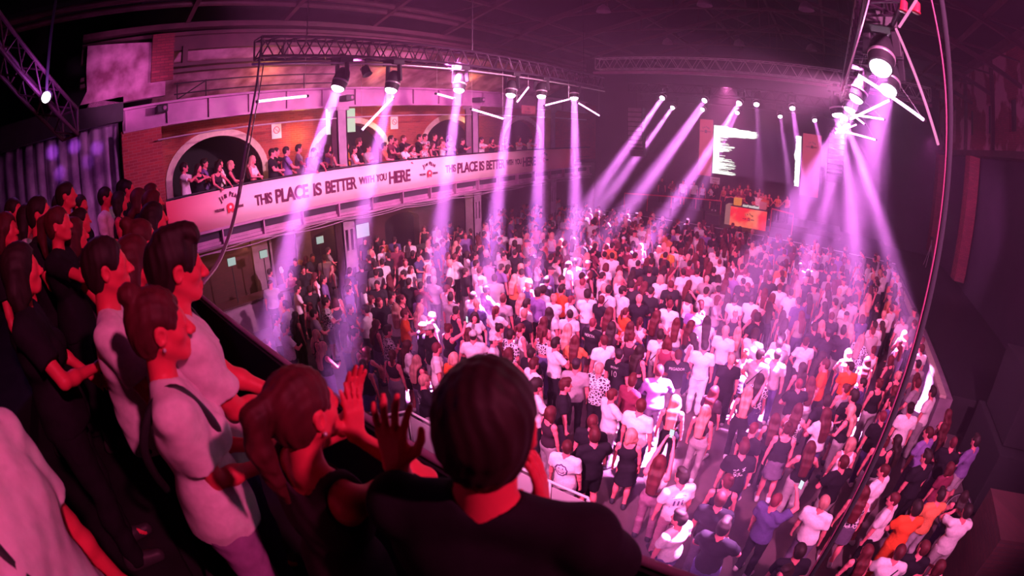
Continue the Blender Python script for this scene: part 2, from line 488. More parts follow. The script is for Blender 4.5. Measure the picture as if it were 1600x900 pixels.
# columns: lattice post with two slots, under and over the gallery
def column(y, z0, z1, nm, w=.26):
    x = GX - .32; c = MB()
    c.box((x - w, y - w, z0), (x - w + .06, y + w, z1)); c.box((x - w, y - w, z0), (x + w, y - w + .05, z1)); c.box((x - w, y + w - .05, z0), (x + w, y + w, z1))
    sx = x + w - .04
    sl = [(z0 + .9, z0 + 1.6), (z0 + 2.2, z0 + 2.9)] if z1 - z0 > 3.2 else []
    zs = [z0] + [q for s in sl for q in s] + [z1]
    for i in range(0, len(zs), 2): c.box((sx, y - w, zs[i]), (sx + .04, y + w, zs[i + 1]))
    for a, b_ in sl:
        for u0, u1 in ((-w, -.15), (-.05, .05), (.15, w)): c.box((sx, y + u0, a), (sx + .04, y + u1, b_))
    c.box((x - w - .05, y - w - .05, z1 - .12), (x + w + .05, y + w + .05, z1)); c.box((x - w - .05, y - w - .05, z0), (x + w + .05, y + w + .05, z0 + .1))
    return struct(c.build(nm, M['column']))


for i, y in enumerate((8.35, 14.7, 20.5)):
    column(y, 0, 3.6, 'column_lower_%d' % (i + 1))
    column(y, GF, 6.9, 'column_upper_%d' % (i + 1), .2)
# corner brick pier and the curtained opening at the near end
struct(MB().box((GX - .9, 1.25, GF), (GX - .3, 2.45, 6.95)).build('pillar_brick_corner', M['brick']))
struct(MB().box((GX - .4, -6, 7.22), (GX - .1, 1.3, 7.85)).build('beam_corner', M['black']))
cu = MB(); v = []; f = []
N = 60
for i in range(N + 1):
    y = -3.2 + 4.4 * i / N; x = GX - .75 + .07 * math.sin(i * 1.3) + .03 * math.sin(i * 2.9)
    v += [(x, y, GF), (x, y, 7.4), (x - .02, y, GF), (x - .02, y, 7.4)]
for i in range(N): a = i * 4; f += [(a, a + 1, a + 5, a + 4), (a + 2, a + 6, a + 7, a + 3), (a + 1, a + 3, a + 7, a + 5)]
cu.add(v, f)
tag(cu.build('hanging_curtain', M['curtain'], smooth=True), 'pale translucent curtain wall with violet light spots beside the brick pier', 'curtain')
PL = [(137, 72), (186, 68), (240, 66), (262, 66), (262, 110), (259, 112), (258, 149), (225, 154), (190, 160), (150, 167), (122, 171), (136, 142), (135, 110)]
pv = [on_x(x, y, GX - .1) for x, y in PL]; n = len(pv)
pv += [p + Vector((-.25, 0, 0)) for p in pv]
struct(MB().add(pv, [tuple(range(n))[::-1], tuple(range(n, 2 * n))] + [(i, (i + 1) % n, (i + 1) % n + n, i + n) for i in range(n)]).build('wall_upper_corner', M['plaster']))
struct(MB().box((GX - .1, 2.1, 8.1), (GX + .02, 2.75, 9.4)).build('trim_corner_brick', M['brickdark']))
# under the gallery: bar alcove walls
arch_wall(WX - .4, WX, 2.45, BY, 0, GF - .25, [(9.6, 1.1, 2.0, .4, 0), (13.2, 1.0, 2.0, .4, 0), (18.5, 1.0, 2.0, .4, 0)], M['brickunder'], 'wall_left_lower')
struct(MB().box((GX + .0, .95, 0), (9, 1.05, GF - .1)).build('wall_below_balcony', M['dark']))

# right side: brick upper wall with windows, two brick pillars, dark bays
w = MB(); z0, z1 = 7.55, 11.4
wins = [(8.4, 9.3), (11.4, 12.3), (14.4, 15.2), (17.3, 18.1), (20.3, 21.1), (23.3, 24.0)]
zs0, zs1 = 8.3, 9.5
ys = [-6] + [q for a in wins for q in a] + [BY]
for i in range(0, len(ys), 2): w.box((RX, ys[i], z0), (RX + .4, ys[i + 1], z1))
for a, b_ in wins: w.box((RX, a, z0), (RX + .4, b_, zs0)); w.box((RX, a, zs1), (RX + .4, b_, z1))
struct(w.build('wall_right', M['brickplaster']))
for i, (a, b_) in enumerate(wins):
    fr = MB(); x = RX + .12
    for y in (a, b_ - .06): fr.box((x, y, zs0), (x + .07, y + .06, zs1))
    for z in (zs0, (zs0 + zs1) / 2 - .03, zs1 - .06): fr.box((x, a, z), (x + .07, b_, z + .06))
    fr.box((x + .02, a, zs0), (x + .04, b_, zs1))
    struct(fr.build('window_%d' % (i + 1), M['black']))
g = MB().box((RX - .25, -6, 7.3), (RX + .3, BY, 7.55)); g.box((RX - .3, -6, 11.3), (RX + .3, BY, 11.6))
for y in np.arange(6.8, 30, 4.4): g.box((RX - .16, y - .1, 7.5), (RX, y + .1, 11.4))
struct(g.build('beam_right', M['steeldark']))
for i, y in enumerate((23.35, 30.2, 11.6)): struct(MB().box((RX - .25, y - .42, 0 if i == 2 else 1.5), (RX + .35, y + .42, 7.4)).build('pillar_brick_%d' % (i + 1), M['brickdark']))
struct(MB().box((RX + .5, -6, 0), (RX + .6, BY, 7.4)).build('wall_right_lower', M['dark']))
struct(MB().box((4.75, 11.2, 0), (RX + .5, BY, 1.05)).build('floor_side_platform', M['black']))
for i, (a, b_) in enumerate(((393, 421), (463, 487), (418, 424))):
    y0_, y1_ = on_x(a, 385, WX + .1).y, on_x(b_, 385, WX + .1).y
    struct(MB().box((WX - .05, y0_, 0), (WX + .12, y1_, GF - .26)).build('trim_bar_panel_%d' % (i + 1), M['column']))

# ------------------------------------------------------------------ long printed banner on the side gallery
BX = GX + .06
by0, by1 = 2.35, 22.3
v = []; f = []; n = 80
for i in range(n + 1):
    y = by0 + (by1 - by0) * i / n; w = .012 * math.sin(i * 1.1) + .006 * math.sin(i * 2.7)
    v += [(BX + w * .3, y, 4.9), (BX + w, y, 3.88), (BX - .015 + w * .3, y, 4.9), (BX - .015 + w, y, 3.88)]
for i in range(n): a = 4 * i; f += [(a, a + 1, a + 5, a + 4), (a + 2, a + 6, a + 7, a + 3), (a, a + 4, a + 6, a + 2), (a + 1, a + 3, a + 7, a + 5)]
ban = MB().add(v, f).build('gallery_banner', M['banner'], smooth=True)
tag(ban, 'long pink printed banner with slogan hung along the side gallery front', 'banner')
LX = BX + .03


def word(s, px0, px1, zlo, zhi, m=None, X=LX, par=None, pyg=300, nm='lettering'):
    """one word fitted between two distances along the banner"""
    y0 = on_x(px0, pyg, X).y if px0 is not None else 0
    y1 = on_x(px1, pyg, X).y
    o = text(nm, s, 1, m or M['ink'], (0, 0, 0), (0, 1, 0), (0, 0, 1), None, depth=.006, bold=.03, spacing=.92)
    me = o.data
    ys = [q.co.y for q in me.vertices]; zs = [q.co.z for q in me.vertices]
    a, b_, c, d = min(ys), max(ys), min(zs), max(zs)
    for q in me.vertices:
        q.co.y = y0 + (q.co.y - a) / (b_ - a) * (y1 - y0); q.co.z = zlo + (q.co.z - c) / (d - c) * (zhi - zlo); q.co.x += X
    if par is not None: o.parent = par; o.matrix_parent_inverse = par.matrix_basis.inverted()
    return o


for s, a, b_, pg, zl, zh in (('THIS', 400, 427, 325, 4.25, 4.57), ('PLACE', 431, 483, 310, 4.2, 4.62), ('IS', 489.5, 503, 298, 4.2, 4.6), ('BETTER', 509, 558, 292, 4.2, 4.6),
                             ('WITH', 561, 585, 282, 4.32, 4.56), ('YOU', 588, 604.5, 279, 4.32, 4.57), ('HERE', 608, 641.5, 276, 4.17, 4.6),
                             ('THIS', 696, 712.5, 264, 4.28, 4.58), ('PLACE', 715, 746.5, 262, 4.2, 4.62), ('IS', 749, 757, 260, 4.2, 4.6), ('BETTER', 760, 788.5, 257, 4.2, 4.6),
                             ('WITH', 791, 802, 254, 4.3, 4.55), ('YOU', 804.5, 815, 253, 4.3, 4.55), ('HERE', 817, 837, 251, 4.17, 4.6)):
    word(s, a, b_, zl, zh, par=ban, pyg=pg)


def emblem(par, pl, s, dark, red, w1='WELCOME', w2='SESSIONS'):
    """arched name over a scalloped red seal between two words; pl(u, v) gives the world point, u right, v up, s = size"""
    o0 = pl(0, 0); X = (pl(1, 0) - o0).normalized(); U = (pl(0, 1) - o0).normalized(); N = X.cross(U)
    R = 1.15 * s
    for k, ch in enumerate('JIM BEAM'):
        if ch == ' ': continue
        a = math.radians(128 - k * 10.8)
        big = 1.35 if k in (0, 4) else 1
        c = o0 + X * (math.cos(a) * R * 1.0) + U * (math.sin(a) * R - .32 * s)
        xd = X * math.sin(a) - U * math.cos(a) * .6
        ud = (U * math.sin(a) + X * math.cos(a) * .6)
        text('lettering', ch, .42 * s * big, dark, c - xd * .1 * s + N * .012, xd, ud, par, sx=.62, bold=.03 * s)
    for wd_, x0 in ((w1, -1.45), (w2, .45)):
        text('lettering', wd_, .3 * s, dark, o0 + X * (x0 * s) - U * .2 * s + N * .012, X, U, par, sx=.6, bold=.015 * s)
    v = [o0 + N * .014]; n = 48
    for i in range(n):
        a = 2 * PI * i / n; r = (.34 + .035 * math.cos(i * 3 * PI / 4)) * s; v.append(o0 + N * .014 + X * math.cos(a) * r + U * (math.sin(a) * r - .02 * s))
    f = [(0, i + 1, (i + 1) % n + 1) for i in range(n)]
    sd = MB().add(v, f)
    for q in (-1, 1): sd.add([o0 + N * .013 + X * (q * .08 * s) - U * .2 * s, o0 + N * .013 + X * (q * .3 * s) - U * .18 * s, o0 + N * .013 + X * (q * .3 * s) - U * .52 * s, o0 + N * .013 + X * (q * .18 * s) - U * .42 * s, o0 + N * .013 + X * (q * .1 * s) - U * .55 * s], [(0, 1, 2, 3, 4)])
    sd.build('seal', red, par)
    v = [o0 + N * .018]
    for i in range(24): a = 2 * PI * i / 24; v.append(o0 + N * .018 + X * math.cos(a) * .13 * s + U * (math.sin(a) * .13 * s - .02 * s))
    MB().add(v, [(0, i + 1, (i + 1) % 24 + 1) for i in range(24)]).build('seal_centre', M['white'], par)


for px, py, s in ((360, 323, .34), (671, 270, .34), (850, 249, .3)):
    c = on_x(px, py, LX)
    emblem(ban, lambda u, w_, c=c: c + Vector((0, u, w_)), s, M['ink'], M['inkred'])
# gallery guard rail behind the banner
gr = MB().tube([(GX - .05, 2.4, 4.93), (GX - .05, 24.2, 4.93)], .03, 8)
gr.tube([(GX - .05, 22.3, 4.4), (GX - .05, 24.2, 4.4)], .015, 6)
for y in np.arange(2.5, 24.2, 1.55): gr.tube([(GX - .05, y, GF), (GX - .05, y, 4.93)], .018, 6)
tag(gr.build('gallery_railing', M['black']), 'dark tubular railing on the side gallery that carries the pink banner', 'railing')


# ------------------------------------------------------------------ lighting trusses
def truss(name, a, b, w, h, step, m, label, rc=.028, rl=.014, parent=None, hang=()):
    a, b = Vector(a), Vector(b); d = (b - a); L = d.length; d.normalize(); s = d.cross(Vector((0, 0, 1))).normalized(); u = Vector((0, 0, 1))
    t = MB()
    cs = [s * (w / 2), -s * (w / 2), s * (w / 2) + u * h, -s * (w / 2) + u * h]
    for c in cs: t.tube([a + c, b + c], rc, 8)
    n = int(L / step)
    for i in range(n):
        p, q = a + d * (L * i / n), a + d * (L * (i + .5) / n); r = a + d * (L * (i + 1) / n)
        for lo, hi in ((0, 2), (1, 3), (0, 1), (2, 3)):
            t.tube([p + cs[lo], q + cs[hi]], rl, 5); t.tube([q + cs[hi], r + cs[lo]], rl, 5)
    for k in (0, 1):
        e_ = a if k == 0 else b
        for i, j in ((0, 1), (1, 3), (3, 2), (2, 0)): t.tube([e_ + cs[i], e_ + cs[j]], rl * 1.4, 6)
    for x in hang: t.tube([a + d * x + u * h, a + d * x + u * (12.9 - a.z)], .012, 5)
    o = t.build(name, m)
    if label: tag(o, label, 'truss')
    return o


TZ = EYE + 1.58
truss('lighting_truss', (TX, 3.25, TZ), (TX, 15.4, TZ), .34, .36, .42, M['truss'], 'dark box truss carrying six moving heads above the banner side', hang=(1.0, 5.5, 11))
tb = MB().tube([(TX + .1, 3.1, TZ - .12), (TX + .1, 15.6, TZ - .12)], .022, 8)
tag(tb.build('truss_pipe', M['alu'], smooth=True), 'pale pipe clamped under the banner side truss', 'pipe')
truss('lighting_truss', (.62, 4.25, TZ - .1), (.62, 16.6, TZ - .1), .36, .36, .45, M['truss'], 'dark box truss running towards the stage above the parapet side', hang=(.4, 6, 12))
truss('lighting_truss', (-9.9, 19.1, 8.7), (4.5, 19.1, 8.7), .4, .5, .62, M['alu'], 'pale lattice truss spanning the hall in front of the stage', .024, .012)
truss('lighting_truss', (-9.6, 22, 7.95), (2.5, 22, 7.95), .4, .4, .6, M['truss'], 'dark cross truss above the stage edge carrying moving heads')
truss('lighting_truss', (-11.5, 28, 7.95), (2.5, 28, 7.95), .4, .4, .6, M['truss'], 'dark cross truss above the back of the stage')
sb = MB().box((-9.9, 18.7, 8.45), (4.5, 18.86, 8.56))
tag(sb.build('support_beam', M['steel']), 'pale flat beam slung below the lattice cross truss', 'beam')

# ------------------------------------------------------------------ moving heads
LBL = {'truss': ['closest to the brick pier end of the banner side truss', 'second along the banner side truss', 'third along the banner side truss', 'fourth along the banner side truss', 'fifth along the banner side truss', 'last one on the stage end of the banner side truss'],
       'side': ['biggest one, hanging at the near end of the parapet side truss', 'just beyond the biggest lamp on the parapet side truss', 'small oval one beyond the crossing tubes', 'above the crossed tubes cluster', 'in the middle of the crossed tubes cluster', 'farthest on the parapet side truss', 'half hidden among the crossed tubes'],
       'stage': ['on the outer end of the stage edge truss', 'on the outer end of the back stage truss', 'beaming across above the stage barrier', 'just above the tall pink side banner', 'brightest one over the white screen corner', 'small one below the brightest stage lamp', 'dim round one above the screen middle', 'dim round one above the dark screen', 'pointing down over the screen edge strip', 'beside the second pink side banner']}
cnt = {}


def moving_head(kind, p, q):
    d = (q - p).normalized(); i = cnt.get(kind, 0); cnt[kind] = i + 1
    body_c = p - d * .24
    top = {'truss': TZ - .12, 'side': TZ - .14, 'stage': 7.93}[kind]
    base = Vector((body_c.x, body_c.y, min(top, body_c.z + .48) if kind != 'stage' else body_c.z + .36))
    e = empty('moving_head_lamp', tuple(Vector((base.x, base.y, base.z))))
    tag(e, 'lit moving head lamp, ' + LBL[kind][i], 'stage lamp', {'truss': 'moving heads on the banner side truss', 'side': 'moving heads on the parapet side truss', 'stage': 'moving heads above the stage'}[kind])
    MB().lathe([(.02, -.42), (.09, -.41), (.125, -.36), (.15, -.25), (.16, -.12), (.145, -.05), (.15, -.02), (.15, .0), (.135, .005)], p, d, 28).build('lamp_body', M['black'], e, smooth=True)
    MB().lathe([(.152, -.16), (.166, -.155), (.166, -.12), (.152, -.115)], p, d, 28).build('silver_band', M['alu'], e, smooth=True)
    MB().lathe([(.125, .0), (.124, .02), (.11, .045), (.08, .065), (.04, .077), (.01, .08)], p, d, 28).build('lens', M['lens'], e, smooth=True)
    bb = MB().box((-.19, -.15, 0), (.19, .15, .13), c=base); bb.box((-.05, -.05, .13), (.05, .05, .2), c=base)
    bb.build('base_box', M['black'], e, bevel=.015)
    MB().box((-.04, -.04, .12), (.04, .04, max(.2, top + .16 - base.z)), c=base).build('mounting_clamp', M['black'], e)
    ax = d.cross(Vector((0, 0, 1))); ax = ax.normalized() if ax.length > .05 else Vector((1, 0, 0))
    for sgn in (-1, 1):
        a_ = base + ax * (.17 * sgn); b_ = body_c + ax * (.185 * sgn)
        MB().bar(a_, b_ + (b_ - a_).normalized() * .06, .05, .1, up=tuple(ax)).build('yoke_arm', M['black'], e, bevel=.01)


for kind, p, q, w_, a_, c_ in HEADS: moving_head(kind, p, q)

# ------------------------------------------------------------------ LED tubes
TLB = ['lit LED tube nearly level beside the hanging cable, above the first arch', 'lit LED tube slanting steeply down from the second lamp', 'short lit LED tube sloping down before the third lamp', 'lit LED tube sloping down beyond the third lamp',
       'lit LED tube rising steeply beside the fourth lamp', 'lit LED tube rising towards the last banner side lamp', 'lit LED tube sloping down from the last banner side lamp',
       'longest lit LED tube, thick, crossing in front of the big lamps', 'lit LED tube meeting the longest tube at its middle', 'thin lit LED tube in the tube cluster, sloping down', 'thin lit LED tube in the cluster, nearly level', 'lowest lit LED tube of the cluster below the lamps', 'short lit LED tube rising across the lowest tube']


def led_tube(a, b, i):
    e = empty('led_tube', tuple(a)); d = (b - a).normalized()
    tag(e, TLB[i], 'light tube', 'lit tubes hung from the trusses')
    MB().tube([a + d * .03, b - d * .03], .022, 10).build('glowing_tube', M['tube'], e, smooth=True)
    for p, s in ((a, 1), (b, -1)): MB().tube([p, p + d * (.05 * s)], .027, 10).build('end_cap', M['black'], e, smooth=True)
    for p in (a + d * .06, b - d * .06): MB().tube([p, (TX if p.x < -4 else .62, p.y, TZ + .02)], .003, 4).build('hanging_wire', M['alu'], e)


ti = 0
for p, q in (((400, 159), (482, 150)), ((615, 152), (563, 206)), ((680, 146), (710, 154)), ((735, 170), (788, 186)), ((827, 135), (806, 162)), ((850, 165), (890, 155)), ((902, 160), (937, 181))):
    led_tube(on_x(*p, TX), on_x(*q, TX), ti); ti += 1
for p, q, ya, yb in (((1335, 114), (1447, 190), 6.2, 6.6), ((1393, 155), (1325, 188), 8.6, 8.9), ((1313, 165), (1352, 195), 13, 13.4), ((1325, 178), (1383, 187), 11, 11.4), ((1305, 202), (1370, 219), 12.0, 12.4), ((1302, 209), (1340, 194), 15, 15.2)):
    led_tube(on_y(*p, ya), on_y(*q, yb), ti); ti += 1
for (p, q, ya, yb), lb in zip((((1400, 45), (1466, 226), 3.3, 2.95), ((1432, 0), (1405, 42), 3.0, 3.3)), ('dim pink glowing tube sloping down to the hanging cable loop', 'dim pink glowing tube at the ceiling above the sloping tube')):
    tag(MB().tube([on_y(*p, ya), on_y(*q, yb)], .010, 8).build('led_tube', M['tubedim'], smooth=True), lb, 'light tube', 'dim tubes near the parapet side')
tag(MB().tube([on_y(1358, 0, 3.9), on_y(1315, 142, 4.1)], .008, 6).build('steel_wire', M['alu'], smooth=True), 'taut steel wire holding the near end of the parapet side truss', 'wire')
for p, lb in (((1412, 12), 'red lit lamp housing at the ceiling beside the dim tube'), ((1432, 14), 'smaller red lit lamp housing at the ceiling behind the dim tube')):
    c = on_y(*p, 3.6)
    tag(MB().lathe([(.02, .06), (.03, .05), (.033, -.02), (.04, -.025), (.035, -.035)], c, (.2, 0, 1), 16).build('par_lamp', mat('red_lamp_paint', (.6, .02, .05), .4), smooth=True), lb, 'stage lamp')

# cables
def bez(pts, n=10):
    P = [Vector(p) for p in pts]; out = []
    for i in range(len(P) - 1):
        p0, p1, p2, p3 = P[max(i - 1, 0)], P[i], P[i + 1], P[min(i + 2, len(P) - 1)]
        for k in range(n):
            t = k / n; out.append(.5 * ((2 * p1) + (p2 - p0) * t + (2 * p0 - 5 * p1 + 4 * p2 - p3) * t * t + (3 * p1 - p0 - 3 * p2 + p3) * t ** 3))
    return out + [P[-1]]


pp = [(408, 72), (401, 130), (389, 200), (378, 270), (365, 340), (345, 400), (318, 440)]
tag(MB().tube(bez([at_r(*p, 8.7 - .74 * i) for i, p in enumerate(pp)]), .017, 8).build('power_cable', M['column'], smooth=True), 'thick curved cable drooping from the banner side truss to the balcony rail', 'cable')
tag(MB().tube(bez([at_r(*p, 8.6 - .74 * i) for i, p in enumerate([(412, 100), (404, 150), (392, 215), (380, 280), (366, 345), (346, 404), (318, 444)])]), .010, 8).build('power_cable', M['alu'], smooth=True), 'thin pale cable running beside the thick drooping cable', 'cable')
hx, hy = .82, 2.88
tag(MB().tube(bez([(hx, hy, 12.8), (hx, hy, 9), (hx, hy, 6.5), (hx, hy, 4.4), (hx, hy, 2.6), (hx, hy, 1.2), (hx + .1, hy - .1, .05)]), .021, 10).build('hanging_cable', M['blackmatte'], smooth=True), 'thick black vertical cable bundle hanging beside the parapet side truss', 'cable')
tag(MB().tube(bez([(hx - .16, hy + .02, 8.6), (hx - .09, hy, 7.2), (hx - .028, hy, 6.3), (hx - .028, hy, 5), (hx - .026, hy, 3.2), (hx - .03, hy, 1.6), (hx, hy - .05, .04)]), .007, 8).build('hanging_cable', mat('pink_lit_cable', (.22, .04, .10), .5), smooth=True), 'thin pink lit cable running down along the thick black hanging bundle', 'cable')  # pink light on the thin cable is put into its colour

# ------------------------------------------------------------------ stage
SY, SZ = 24.6, 1.3
st = MB().box((-12.2, SY, 0), (4.6, BY, SZ)); st.box((-12.2, SY - .03, SZ - .05), (4.6, SY, SZ + .01))
struct(st.build('floor_stage', M['black']))
tag(MB().box((-12.2, SY - .06, SZ - .03), (4.6, SY - .03, SZ)).build('stage_edge_strip', M['alu']), 'thin shiny metal strip along the front edge of the stage', 'strip')
for (a, b_, lb) in (((976, 302), (1127, 314), 'red lit handrail on the stage beside the booth, towards the banner'), ((1206, 326), (1240, 335), 'red lit handrail on the stage beside the booth, towards the parapet')):
    A, B = on_y(*a, 26.3), on_y(*b_, 26.3)
    r = MB().tube([A, B], .035, 8)
    for k in range(5 if 'banner' in lb else 2):
        p = A.lerp(B, k / (4 if 'banner' in lb else 1)); r.tube([p, (p.x, p.y, SZ)], .02, 6)
    tag(r.build('stage_handrail', mat('red_painted_rail', (.8, .03, .1), .4), smooth=True), lb, 'handrail')

SCY = 30.0
sc = empty('video_wall', (-4.35, SCY, 3.6)); tag(sc, 'large video wall above the stage with torn white brush strokes on dark purple', 'screen')
zl, zt = 3.72, 6.78
MB().box((-7.25, SCY + .02, zl), (-1.45, SCY + .2, zt + .05)).build('screen_face', M['screenoff'], sc)
rs = random.Random(3)
rows = 90; wid = []
prof = [(0, .30), (.03, .6), (.06, .95), (.12, 1.0), (.16, .98), (.2, .93), (.225, .5), (.25, .2), (.28, .3), (.33, .35), (.4, .48), (.45, .5), (.5, .46), (.55, .33), (.6, .26), (.66, .4), (.7, .5), (.75, .48), (.8, .55), (.86, .5), (.9, .46), (.95, .52), (1, .55)]
v = []; f = []
for i in range(rows):
    t = (i + .5) / rows
    for k in range(len(prof) - 1):
        if prof[k][0] <= t <= prof[k + 1][0]: w_ = prof[k][1] + (prof[k + 1][1] - prof[k][1]) * (t - prof[k][0]) / (prof[k + 1][0] - prof[k][0])
    w_ = max(.14, w_ - (rs.random() ** 1.6) * (.05 if .04 < t < .2 else .34)) * 3.05
    z1 = zt - (zt - zl) * i / rows; z0 = zt - (zt - zl) * (i + 1) / rows
    m0 = len(v); v += [(-7.22, SCY, z0), (-7.22 + w_ * .93, SCY, z0), (-7.22 + w_, SCY, (z0 + z1) / 2), (-7.22 + w_ * .93, SCY, z1), (-7.22, SCY, z1)]; f.append(tuple(range(m0, m0 + 5)))
MB().add(v, f).build('torn_white_graphic', M['glow'], sc)
v = []; f = []; rows = 40
for i in range(rows + 1):
    z = zt - .05 - (zt - zl) * i / rows; t = i / rows
    v += [(-1.5, SCY, z), (-1.86 - .1 * math.exp(-((t - .38) / .08) ** 2) + rs.uniform(-.03, .03) + .05 * t, SCY, z)]
for i in range(rows): a = 2 * i; f.append((a, a + 2, a + 3, a + 1))
MB().add(v, f).build('white_edge_graphic', M['glow'], sc)
pinkb = emit('side_screen_pink', (1, .10, .22), .55)
for x0, x1, z0, z1, lb in ((-8.15, -7.3, 3.5, 7.1, 'tall pink side screen with emblem beside the white end of the video wall'), (-1.4, -.2, 3.2, 6.95, 'tall pink side screen with emblem beyond the dark end of the video wall')):
    e = empty('side_screen', (x0, SCY, z0)); tag(e, lb, 'screen', 'pink side screens')
    MB().box((x0, SCY - .05, z0), (x1, SCY + .1, z1)).build('screen_face', pinkb, e)
    emblem(e, lambda u, w_, x0=x0, x1=x1, z1=z1: Vector(((x0 + x1) / 2 + u, SCY - .07, z1 - .75 + w_)), .26, M['ink'], M['ink'])

bt = empty('dj_booth', (-4.1, 26.0, SZ)); tag(bt, 'DJ booth with glowing red orange front and emblem on the stage', 'booth')
m, nt, b = newmat('booth_front'); tcx = nt.nodes.new('ShaderNodeTexCoord'); nz = nt.nodes.new('ShaderNodeTexNoise'); nz.inputs['Scale'].default_value = 1.6
nt.links.new(tcx.outputs['Object'], nz.inputs['Vector']); cr = nt.nodes.new('ShaderNodeValToRGB'); nt.links.new(nz.outputs[0], cr.inputs[0])
cr.color_ramp.elements[0].position = .38; cr.color_ramp.elements[0].color = (1, .02, .03, 1); cr.color_ramp.elements[1].position = .62; cr.color_ramp.elements[1].color = (1, .22, .12, 1)
nt.links.new(cr.outputs[0], b.inputs['Emission Color']); b.inputs['Emission Strength'].default_value = .95; b.inputs['Base Color'].default_value = (.3, .02, .02, 1)
bx0, bx1 = -5.05, -2.95
MB().box((bx0, 26.0, SZ), (bx1, 26.08, SZ + 1.05)).build('front_panel', m, bt)
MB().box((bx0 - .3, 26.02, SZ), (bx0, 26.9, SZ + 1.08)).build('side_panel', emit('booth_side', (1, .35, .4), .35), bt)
MB().box((bx0, 26.0, SZ + 1.05), (bx1, 26.95, SZ + 1.1)).build('table_top', M['black'], bt)
emblem(bt, lambda u, w_: Vector((-3.95 + u, 25.985, SZ + .5 + w_)), .26, M['ink'], M['inkred'])
for x, lb, w_, mm in ((-4.95, 'orange lit speaker box on the DJ booth', .42, emit('orange_box_glow', (1, .25, .04), .8)), (-3.45, 'pink record case on the DJ booth', .4, emit('pink_box_glow', (1, .12, .2), .5))):  # no lamps: the light on these boxes is put in as emission
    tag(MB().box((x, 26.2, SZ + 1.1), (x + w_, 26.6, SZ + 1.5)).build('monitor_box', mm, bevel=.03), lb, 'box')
for i, x in enumerate((-4.4, -4.05, -3.75)):
    e = empty('mixing_deck', (x, 26.3, SZ + 1.1)); tag(e, ('white player deck next to the orange box', 'white mixer between the two decks', 'white player deck next to the record case')[i] + ' on the booth', 'mixing deck', 'decks on the booth')
    MB().box((x, 26.15, SZ + 1.1), (x + .28, 26.55, SZ + 1.2)).build('deck_case', emit('deck_white_glow', (1, .85, .9), .7), e, bevel=.01)  # white light on the decks put in as emission
    MB().lathe([(.1, 0), (.1, .03), (.08, .035)], (x + .14, 26.35, SZ + 1.2), (0, 0, 1), 20).build('platter', M['black'], e, smooth=True)
# stage clutter: black flight cases with metal edges
for i, (x, y, sx_, h_) in enumerate(((-7.6, 25.4, 1.1, .6), (-6.3, 25.3, .8, .5), (-9.4, 25.4, .9, .45))):
    e = empty('flight_case', (x, y, SZ)); tag(e, 'black flight case with metal edges lying on the stage, ' + ('longest one', 'nearest the booth', 'farthest from the booth')[i], 'case', 'flight cases on the stage')
    MB().box((x, y, SZ), (x + sx_, y + .5, SZ + h_)).build('case_body', M['black'], e)
    ed = MB()
    for dx in (0, sx_): ed.bar((x + dx, y, SZ), (x + dx, y, SZ + h_), .025)
    for z in (SZ + .01, SZ + h_): ed.bar((x, y, z), (x + sx_, y, z), .025)
    ed.build('metal_edge_trim', M['steeldark'], e)

# hanging speaker arrays
for x0, y0, lb in ((-9.75, 23.2, 'curved hanging line array of speakers at the banner side of the stage'), (.6, 23.2, 'curved hanging line array of speakers at the parapet side of the stage')):
    e = empty('line_array', (x0, y0, 7.2)); tag(e, lb, 'speaker', 'hanging line arrays')
    z = 7.1; ang = 0; y = y0
    for k in range(10):
        ang = -.9 * (k / 9) ** 2.4; R = Matrix.Rotation(ang, 3, 'X')
        c = MB(); c.box((-.42, -.22, -.12), (.42, .22, .12), R, (x0, y, z)); cab = c.build('speaker_cabinet', M['black'], e, bevel=.01)
        MB().box((-.38, -.235, -.1), (.38, -.22, .1), R, (x0, y, z)).build('speaker_grille', M['column'], cab)
        z -= .26 * math.cos(ang); y -= .26 * math.sin(ang) * -1 * -.6
    MB().tube([(x0, y0, 7.2), (x0, y0, 12.9)], .012, 6).build('hanging_chain', M['steeldark'], e)

# ------------------------------------------------------------------ roof steel and pendant lamps
for i, y in enumerate((3.2, 6.4, 9.8, 13.2, 16.6, 20.0, 23.4, 26.8)):
    t = MB(); x0, x1 = -13.5, 8.0; xm = (x0 + x1) / 2
    t.bar((x0, y, 10.7), (x1, y, 10.7), .09, .07)
    t.bar((x0, y, 9.8), (xm, y, 12.75), .14, .16); t.bar((x1, y, 9.8), (xm, y, 12.75), .14, .16)
    n = 8
    for k in range(1, n):
        x = x0 + (x1 - x0) * k / n; zt_ = 9.8 + (12.75 - 9.8) * (1 - abs(x - xm) / (xm - x0))
        if zt_ > 10.8: t.bar((x, y, 10.7), (x, y, zt_), .05)
        xn = x0 + (x1 - x0) * (k + (.999 if x < xm - .1 else -.999)) / n; zn = 9.8 + (12.75 - 9.8) * (1 - abs(xn - xm) / (xm - x0))
        if zn > 10.8: t.bar((x, y, 10.7), (xn, y, zn), .045)
    struct(t.build('beam_roof_truss_%d' % (i + 1), M['steeldark']))
for i, x in enumerate((-11, -8, -5.5, -2.75, 0, 2.6, 5.2)):
    t = MB(); zt_ = 12.75 - abs(x + 2.75) * .275 + .1; t.bar((x, -5, zt_), (x, BY, zt_), .1, .14); struct(t.build('beam_purlin_%d' % (i + 1), M['steeldark']))
t = MB()
for k, x in enumerate((-12.6, -12.2)): t.tube([(x, -3, 10.1 + .1 * k), (x, 24, 10.1 + .1 * k)], .09, 10)
struct(t.build('beam_pipes_eaves', M['steeldark']))
